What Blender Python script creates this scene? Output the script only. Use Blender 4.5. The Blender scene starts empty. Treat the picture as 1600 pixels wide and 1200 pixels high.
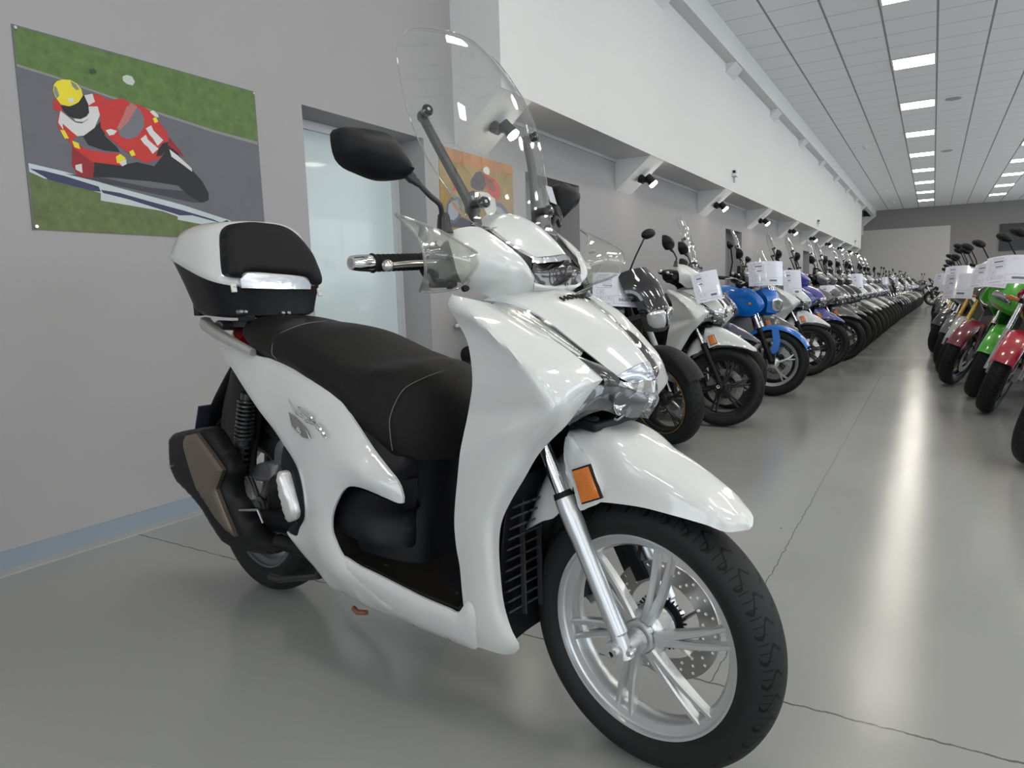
import bpy, bmesh, math, random
import numpy as np
from math import pi, sin, cos, radians, sqrt, atan2
from mathutils import Vector, Matrix, Euler
from mathutils.geometry import delaunay_2d_cdt
random.seed(7)
SC = bpy.context.scene
COL = SC.collection

# ------------------------------------------------------------------ materials
MATS = {}
def pm(name, col, rough=.5, metal=0., coat=0., spec=.5, emit=None, es=0., alpha=1., trans=0., bump=0., bscale=80., noise=0., nscale=4.):
    if name in MATS: return MATS[name]
    m = bpy.data.materials.new(name); m.use_nodes = True
    nt = m.node_tree; b = nt.nodes['Principled BSDF']
    c = (*col, 1.) if len(col) == 3 else col
    b.inputs['Base Color'].default_value = c
    b.inputs['Roughness'].default_value = rough
    b.inputs['Metallic'].default_value = metal
    b.inputs['Coat Weight'].default_value = coat
    b.inputs['Coat Roughness'].default_value = .02
    b.inputs['Specular IOR Level'].default_value = spec
    if emit:
        b.inputs['Emission Color'].default_value = (*emit, 1.); b.inputs['Emission Strength'].default_value = es
    if trans: b.inputs['Transmission Weight'].default_value = trans
    if bump or noise:
        tc = nt.nodes.new('ShaderNodeTexCoord'); n = nt.nodes.new('ShaderNodeTexNoise')
        nt.links.new(tc.outputs['Object'], n.inputs['Vector'])
        if bump:
            n.inputs['Scale'].default_value = bscale; n.inputs['Detail'].default_value = 3
            bp = nt.nodes.new('ShaderNodeBump'); bp.inputs['Strength'].default_value = bump; bp.inputs['Distance'].default_value = .002
            nt.links.new(n.outputs['Fac'], bp.inputs['Height']); nt.links.new(bp.outputs['Normal'], b.inputs['Normal'])
        if noise:
            n2 = nt.nodes.new('ShaderNodeTexNoise'); n2.inputs['Scale'].default_value = nscale; n2.inputs['Detail'].default_value = 5
            nt.links.new(tc.outputs['Object'], n2.inputs['Vector'])
            mr = nt.nodes.new('ShaderNodeMapRange'); mr.inputs[3].default_value = 1 - noise; mr.inputs[4].default_value = 1 + noise
            nt.links.new(n2.outputs['Fac'], mr.inputs[0])
            mx = nt.nodes.new('ShaderNodeVectorMath'); mx.operation = 'SCALE'; mx.inputs[0].default_value = c[:3]
            nt.links.new(mr.outputs[0], mx.inputs['Scale']); nt.links.new(mx.outputs[0], b.inputs['Base Color'])
    MATS[name] = m
    return m

def glassy(name, tint=(1, 1, 1), refl=1.0, rough=.01, ior=1.49, haze=0.):
    """thin clear plastic: straight-through transmission plus a Fresnel reflection"""
    if name in MATS: return MATS[name]
    m = bpy.data.materials.new(name); m.use_nodes = True; nt = m.node_tree; nt.nodes.clear()
    o = nt.nodes.new('ShaderNodeOutputMaterial'); tr = nt.nodes.new('ShaderNodeBsdfTransparent'); gl = nt.nodes.new('ShaderNodeBsdfGlossy')
    fr = nt.nodes.new('ShaderNodeLayerWeight'); fr.inputs['Blend'].default_value = .5; mx = nt.nodes.new('ShaderNodeMixShader')
    tr.inputs[0].default_value = (*tint, 1); gl.inputs['Roughness'].default_value = rough
    pw = nt.nodes.new('ShaderNodeMath'); pw.operation = 'POWER'; pw.inputs[1].default_value = 5.
    mu = nt.nodes.new('ShaderNodeMath'); mu.operation = 'MULTIPLY_ADD'; mu.inputs[1].default_value = .9 * refl; mu.inputs[2].default_value = .04 * refl; mu.use_clamp = True
    nt.links.new(fr.outputs['Facing'], pw.inputs[0]); nt.links.new(pw.outputs[0], mu.inputs[0]); nt.links.new(mu.outputs[0], mx.inputs[0])
    nt.links.new(tr.outputs[0], mx.inputs[1]); nt.links.new(gl.outputs[0], mx.inputs[2])
    last = mx
    if haze:
        df = nt.nodes.new('ShaderNodeBsdfDiffuse'); df.inputs[0].default_value = (.75, .75, .72, 1)
        m2 = nt.nodes.new('ShaderNodeMixShader'); m2.inputs[0].default_value = haze
        nt.links.new(mx.outputs[0], m2.inputs[1]); nt.links.new(df.outputs[0], m2.inputs[2]); last = m2
    nt.links.new(last.outputs[0], o.inputs[0]); MATS[name] = m
    return m

def tyre_mat(name, R, pitch, skew, w=.16, vmin=.006, vmax=.05):
    m = pm(name, (.014, .014, .015), .6, spec=.22)
    nt = m.node_tree; b = nt.nodes['Principled BSDF']; N = nt.nodes.new; L = nt.links.new
    tc = N('ShaderNodeTexCoord'); sp = N('ShaderNodeSeparateXYZ'); L(tc.outputs['Object'], sp.inputs[0])
    def M(op, a, b_=None, c=None):
        n = N('ShaderNodeMath'); n.operation = op
        for i, v in enumerate((a, b_, c)):
            if v is None: continue
            if isinstance(v, (int, float)): n.inputs[i].default_value = v
            else: L(v, n.inputs[i])
        return n.outputs[0]
    ang = M('MULTIPLY', M('ARCTAN2', sp.outputs[2], sp.outputs[0]), R / pitch)
    v = M('ABSOLUTE', sp.outputs[1])
    side = M('MULTIPLY', M('GREATER_THAN', sp.outputs[1], 0.), .5)
    wig = M('MULTIPLY', M('SINE', M('MULTIPLY', v, 190.)), .22)
    t = M('FRACT', M('ADD', M('ADD', M('ADD', ang, M('MULTIPLY', v, skew / pitch)), wig), side))
    d = M('ABSOLUTE', M('SUBTRACT', t, .5))
    g = M('LESS_THAN', d, w / 2)
    g = M('MULTIPLY', g, M('MULTIPLY', M('GREATER_THAN', v, vmin), M('LESS_THAN', v, vmax)))
    rr = M('SQRT', M('ADD', M('MULTIPLY', sp.outputs[2], sp.outputs[2]), M('MULTIPLY', sp.outputs[0], sp.outputs[0])))
    g = M('MULTIPLY', g, M('GREATER_THAN', rr, R * .915))
    t2 = M('FRACT', M('MULTIPLY', ang, 2.9)); g2 = M('MULTIPLY', M('LESS_THAN', M('ABSOLUTE', M('SUBTRACT', t2, .5)), .07), M('MULTIPLY', M('GREATER_THAN', v, .03), M('GREATER_THAN', rr, R * .93)))
    g = M('MAXIMUM', g, g2)
    bp = N('ShaderNodeBump'); bp.inputs['Strength'].default_value = 1.; bp.inputs['Distance'].default_value = .004
    L(M('SUBTRACT', 1., g), bp.inputs['Height']); L(bp.outputs[0], b.inputs['Normal'])
    mx = N('ShaderNodeMix'); mx.data_type = 'RGBA'; L(g, mx.inputs[0])
    mx.inputs[6].default_value = (.016, .016, .0165, 1); mx.inputs[7].default_value = (.0008, .0008, .0008, 1)
    L(mx.outputs[2], b.inputs['Base Color'])
    return m

# ------------------------------------------------------------------ mesh helpers
class MB:
    def __init__(s): s.v = []; s.f = []; s.m = []
    def add(s, vs, fs, mi=0):
        o = len(s.v); s.v += [tuple(p) for p in vs]; s.f += [tuple(i + o for i in f) for f in fs]; s.m += [mi] * len(fs)
        return s
    def box(s, c, d, rot=None, mi=0):
        x, y, z = (k / 2 for k in d); P = [Vector((a * x, b * y, e * z)) for a in (-1, 1) for b in (-1, 1) for e in (-1, 1)]
        if rot is not None:
            Rm = rot if isinstance(rot, Matrix) else Euler(rot).to_matrix()
            P = [Rm @ p for p in P]
        P = [p + Vector(c) for p in P]
        return s.add(P, [(0, 1, 3, 2), (4, 6, 7, 5), (0, 4, 5, 1), (2, 3, 7, 6), (0, 2, 6, 4), (1, 5, 7, 3)], mi)
    def b2(s, a, b, mi=0):
        return s.box([(p + q) / 2 for p, q in zip(a, b)], [abs(q - p) for p, q in zip(a, b)], None, mi)
    def tube(s, pts, r, n=12, mi=0, cap=True, flat=1.):
        pts = [Vector(p) for p in pts]; k = len(pts)
        rs = r if isinstance(r, (list, tuple)) else [r] * k
        vs = []; up = None
        for i in range(k):
            t = (pts[min(i + 1, k - 1)] - pts[max(i - 1, 0)])
            if t.length < 1e-9: t = Vector((0, 0, 1))
            t.normalize()
            if up is None:
                up = Vector((0, 0, 1)) if abs(t.z) < .9 else Vector((1, 0, 0))
            a = t.cross(up); a.normalize(); b = a.cross(t); up = b.copy()
            for j in range(n):
                th = 2 * pi * j / n; vs.append(pts[i] + a * (cos(th) * rs[i]) + b * (sin(th) * rs[i] * flat))
        fs = [(i * n + j, i * n + (j + 1) % n, (i + 1) * n + (j + 1) % n, (i + 1) * n + j) for i in range(k - 1) for j in range(n)]
        if cap: fs += [tuple(range(n))[::-1], tuple((k - 1) * n + j for j in range(n))]
        return s.add(vs, fs, mi)
    def lathe(s, prof, c=(0, 0, 0), axis='y', n=48, mi=0, closed=False):
        """prof: list of (along, radius)"""
        k = len(prof); vs = []
        for (a, r) in prof:
            for j in range(n):
                th = 2 * pi * j / n; u, w = r * cos(th), r * sin(th)
                p = {'y': (u, a, w), 'x': (a, u, w), 'z': (u, w, a)}[axis]
                vs.append((p[0] + c[0], p[1] + c[1], p[2] + c[2]))
        e = k if closed else k - 1
        fs = [(i * n + j, i * n + (j + 1) % n, ((i + 1) % k) * n + (j + 1) % n, ((i + 1) % k) * n + j) for i in range(e) for j in range(n)]
        return s.add(vs, fs, mi)
    def ball(s, c, r, n=16, m=10, mi=0, sc=(1, 1, 1)):
        vs = []; 
        for i in range(m + 1):
            ph = pi * i / m
            for j in range(n):
                th = 2 * pi * j / n
                vs.append((c[0] + sc[0] * r * sin(ph) * cos(th), c[1] + sc[1] * r * sin(ph) * sin(th), c[2] + sc[2] * r * cos(ph)))
        fs = [(i * n + j, i * n + (j + 1) % n, (i + 1) * n + (j + 1) % n, (i + 1) * n + j) for i in range(m) for j in range(n)]
        return s.add(vs, fs, mi)
    def loft(s, loops, mi=0, cap=True):
        n = len(loops[0]); k = len(loops); vs = [p for l in loops for p in l]
        fs = [(i * n + j, i * n + (j + 1) % n, (i + 1) * n + (j + 1) % n, (i + 1) * n + j) for i in range(k - 1) for j in range(n)]
        if cap: fs += [tuple(range(n))[::-1], tuple((k - 1) * n + j for j in range(n))]
        return s.add(vs, fs, mi)
    def mirror(s):
        n = len(s.v); s.v += [(x, -y, z) for x, y, z in s.v]; s.f += [tuple(i + n for i in f[::-1]) for f in s.f]; s.m += list(s.m); return s
    def build(s, name, mats, parent=None, ang=35, loc=None, rot=None, flat=False, bevel=0, label=None):
        me = bpy.data.meshes.new(name); me.from_pydata([tuple(map(float, p)) for p in s.v], [], s.f); me.validate()
        if not isinstance(mats, (list, tuple)): mats = [mats]
        for m in mats: me.materials.append(m)
        if len(me.polygons) == len(s.m): me.polygons.foreach_set('material_index', s.m)
        bm = bmesh.new(); bm.from_mesh(me)
        bmesh.ops.remove_doubles(bm, verts=bm.verts, dist=1e-6)
        bmesh.ops.recalc_face_normals(bm, faces=bm.faces); bm.to_mesh(me); bm.free()
        me.polygons.foreach_set('use_smooth', [not flat] * len(me.polygons))
        if not flat: me.set_sharp_from_angle(angle=radians(ang))
        o = bpy.data.objects.new(name, me); COL.objects.link(o)
        if parent is not None: o.parent = parent
        if loc: o.location = loc
        if rot: o.rotation_euler = rot
        if label: o['label'] = label
        if bevel:
            b = o.modifiers.new('bevel', 'BEVEL'); b.width = bevel; b.segments = 2; b.limit_method = 'ANGLE'; b.angle_limit = radians(40)
        return o

def thing(name, label, cat, loc=(0, 0, 0), rz=0., group=None):
    o = bpy.data.objects.new(name, None); COL.objects.link(o); o.location = loc; o.rotation_euler = (0, 0, rz); o.empty_display_size = .1
    return tag(o, label, cat, group)
def tag(o, label, cat, group=None):
    o['label'] = label; o['category'] = cat
    if group: o['group'] = group
    return o
def struct(o): o['kind'] = 'structure'; return o

def cr(pts, n, closed=False):
    """Catmull-Rom resample to n points by arc length"""
    P = np.array(pts, float); k = len(P)
    if k == 2 and not closed: 
        t = np.linspace(0, 1, n)[:, None]; return P[0] * (1 - t) + P[1] * t
    if closed: Q = np.vstack([P[-1], P, P[0], P[1]]); segs = k
    else: Q = np.vstack([2 * P[0] - P[1], P, 2 * P[-1] - P[-2]]); segs = k - 1
    out = []; sub = 12
    for i in range(segs):
        p0, p1, p2, p3 = Q[i:i + 4]
        for t in np.arange(sub) / sub:
            out.append(.5 * ((2 * p1) + (-p0 + p2) * t + (2 * p0 - 5 * p1 + 4 * p2 - p3) * t * t + (-p0 + 3 * p1 - 3 * p2 + p3) * t ** 3))
    out.append(P[0] if closed else P[-1]); out = np.array(out)
    L = np.concatenate([[0], np.cumsum(np.linalg.norm(np.diff(out, axis=0), axis=1))])
    if L[-1] < 1e-9: return np.repeat(P[:1], n, 0)
    tt = np.linspace(0, L[-1], n + 1)[:-1] if closed else np.linspace(0, L[-1], n)
    return np.stack([np.interp(tt, L, out[:, d]) for d in range(3)], 1)

def grid(rows, nu, nv, mir=False):
    if mir:
        rr = []
        for r in rows:
            h = [tuple(p) for p in r]; o = [(x, -y, z) for x, y, z in h[::-1]]
            if abs(h[-1][1]) < 1e-6: o = o[1:]
            rr.append(h + o)
        rows = rr
    A = np.array([cr(r, nv) for r in rows])
    return np.array([cr(A[:, j], nu) for j in range(nv)]).transpose(1, 0, 2)

def surf(name, rows, mat, parent, nu=24, nv=16, thick=.003, mir=False, side=1, sub=False, flip=False, ang=50):
    G = grid(rows, nu, nv, mir)
    if side < 0: G = G * np.array([1, -1, 1])
    # offset copy for real thickness
    du = np.gradient(G, axis=0); dv = np.gradient(G, axis=1); N = np.cross(du, dv); ln = np.linalg.norm(N, axis=2, keepdims=True); N = N / np.maximum(ln, 1e-12)
    c = np.array([-.6, 0, .6])
    s = np.sign(np.sum(N * (G - c), axis=2).mean()) or 1
    if flip: s = -s
    H = G - N * s * thick
    a, b = G.shape[:2]; v = list(map(tuple, G.reshape(-1, 3))) + list(map(tuple, H.reshape(-1, 3))); o = a * b
    f = []
    for i in range(a - 1):
        for j in range(b - 1):
            q = (i * b + j, i * b + j + 1, (i + 1) * b + j + 1, (i + 1) * b + j); f.append(q); f.append(tuple(k + o for k in q[::-1]))
    edge = [(0 * b + j) for j in range(b)] + [(i * b + b - 1) for i in range(1, a)] + [((a - 1) * b + j) for j in range(b - 2, -1, -1)] + [i * b for i in range(a - 2, 0, -1)]
    for k in range(len(edge)):
        p, q = edge[k], edge[(k + 1) % len(edge)]; f.append((p, p + o, q + o, q))
    mb = MB(); mb.add(v, f)
    return mb.build(name, mat, parent, ang)

AX = {'y': (0, 2, 1), 'x': (1, 2, 0), 'z': (0, 1, 2)}
def slab(name, outline, mat, parent, axis='y', inner=(), sgn=-1, thick=.004, bulge=0., bw=.03, res=.014, smooth=True, side=1, npts=None, pw=.5, mb=None, ang=40, backb=0.):
    """closed solid from a 3D outline: depth over the plane by thin-plate spline, domed by bulge"""
    a, b, d = AX[axis]
    O = np.array(outline, float); I = np.array(inner, float).reshape(-1, 3)
    per = np.linalg.norm(np.diff(np.vstack([O, O[:1]]), axis=0), axis=1).sum()
    n = npts or max(len(O), int(per / res))
    Bd = cr(O, n, True) if smooth else O
    if not smooth:
        out = []
        for p, q in zip(O, np.roll(O, -1, 0)):
            k = max(1, int(np.linalg.norm(q - p) / res)); out += [p + (q - p) * t / k for t in range(k)]
        Bd = np.array(out)
    C = np.vstack([O, I]); X = C[:, [a, b]]; Y = C[:, d]
    def K(A, B):
        r = np.linalg.norm(A[:, None] - B[None], axis=2); return np.where(r > 1e-9, r * r * np.log(np.maximum(r, 1e-9)), 0)
    m = len(C); A = np.zeros((m + 3, m + 3)); A[:m, :m] = K(X, X) + np.eye(m) * 1e-5; A[:m, m] = 1; A[:m, m + 1:] = X; A[m:, :m] = A[:m, m:].T
    w = np.linalg.lstsq(A, np.concatenate([Y, np.zeros(3)]), rcond=None)[0]
    P = Bd[:, [a, b]]; lo = P.min(0); hi = P.max(0)
    gx = np.arange(lo[0] + res / 2, hi[0], res); gy = np.arange(lo[1] + res / 2, hi[1], res * .87); pts = []
    E1 = P; E2 = np.roll(P, -1, 0)
    def dist(q):
        e = E2 - E1; t = np.clip(np.sum((q - E1) * e, 1) / np.maximum(np.sum(e * e, 1), 1e-12), 0, 1); return np.min(np.linalg.norm(E1 + e * t[:, None] - q, axis=1))
    def inside(q):
        c = ((E1[:, 1] > q[1]) != (E2[:, 1] > q[1])); x = (E2[:, 0] - E1[:, 0]) * (q[1] - E1[:, 1]) / np.where(np.abs(E2[:, 1] - E1[:, 1]) < 1e-12, 1e-12, E2[:, 1] - E1[:, 1]) + E1[:, 0]
        return (np.sum(c & (q[0] < x)) % 2) == 1
    for j, y in enumerate(gy):
        for x in gx:
            q = np.array([x + (res / 2 if j % 2 else 0), y])
            if inside(q) and dist(q) > res * .45: pts.append(q)
    allp = [tuple(p) for p in P] + [tuple(p) for p in pts]
    nb = len(P)
    r = delaunay_2d_cdt([Vector(p) for p in allp], [], [list(range(nb))], 1, 1e-7)
    V2 = np.array([tuple(p) for p in r[0]]); F = [tuple(f) for f in r[2]]
    dep = K(V2, X) @ w[:m] + w[m] + V2 @ w[m + 1:]
    ds = np.array([dist(q) for q in V2])
    # exact depth on the rim
    for i, q in enumerate(V2):
        if ds[i] < 1e-6:
            k = np.argmin(np.linalg.norm(P - q, axis=1)); dep[i] = Bd[k, d]; ds[i] = 0
    t = np.clip(ds / bw, 0, 1); prof = (1 - (1 - t) ** 2) ** pw
    fr = dep + sgn * bulge * prof; bk = dep - sgn * thick - sgn * backb * prof
    def mk(z):
        o = np.zeros((len(V2), 3)); o[:, a] = V2[:, 0]; o[:, b] = V2[:, 1]; o[:, d] = z
        if side < 0: o[:, 1] *= -1
        return o
    from collections import Counter
    cnt = Counter(); 
    for f in F:
        for i in range(len(f)): cnt[frozenset((f[i], f[(i + 1) % len(f)]))] += 1
    nv = len(V2); fs = list(F) + [tuple(i + nv for i in f[::-1]) for f in F]
    for f in F:
        for i in range(len(f)):
            p, q = f[i], f[(i + 1) % len(f)]
            if cnt[frozenset((p, q))] == 1: fs.append((p, p + nv, q + nv, q))
    M = mb or MB(); M.add(list(mk(fr)) + list(mk(bk)), fs)
    return M if mb is not None else M.build(name, mat, parent, ang)

def ring(x, zc, hy, hz, e=2.4, n=28, yc=0., tilt=0.):
    out = []
    for j in range(n):
        th = 2 * pi * j / n; c, s = cos(th), sin(th)
        y = hy * math.copysign(abs(c) ** (2 / e), c); z = hz * math.copysign(abs(s) ** (2 / e), s)
        out.append((x + tilt * z, yc + y, zc + z))
    return out
def ringz(z, xc, hx, hy, e=2.6, n=36, yc=0., tilt=0.):
    out = []
    for j in range(n):
        th = 2 * pi * j / n; c, s = cos(th), sin(th)
        x = hx * math.copysign(abs(c) ** (2 / e), c); y = hy * math.copysign(abs(s) ** (2 / e), s)
        out.append((xc + x, yc + y, z + tilt * x))
    return out
def smooth_loops(loops, n):
    A = np.array(loops); return [list(map(tuple, r)) for r in np.array([cr(A[:, j], n) for j in range(A.shape[1])]).transpose(1, 0, 2)]
def text_mesh(name, body, size, mat, parent, M, extrude=.0006, shear=0., label=None):
    cu = bpy.data.curves.new(name, 'FONT'); cu.body = body; cu.size = size; cu.extrude = extrude; cu.shear = shear; cu.align_x = 'CENTER'; cu.align_y = 'CENTER'
    o = bpy.data.objects.new(name, cu); COL.objects.link(o)
    dg = bpy.context.evaluated_depsgraph_get(); me = bpy.data.meshes.new_from_object(o.evaluated_get(dg)); bpy.data.objects.remove(o)
    me.materials.clear(); me.materials.append(mat)
    r = bpy.data.objects.new(name, me); COL.objects.link(r); r.parent = parent; r.matrix_basis = M
    if label: r['label'] = label
    return r
def mrows(rows, s): return rows if s > 0 else [[(x, -y, z) for x, y, z in r] for r in rows]
def mpts(pts, s): return pts if s > 0 else [(x, -y, z) for x, y, z in pts]
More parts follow.
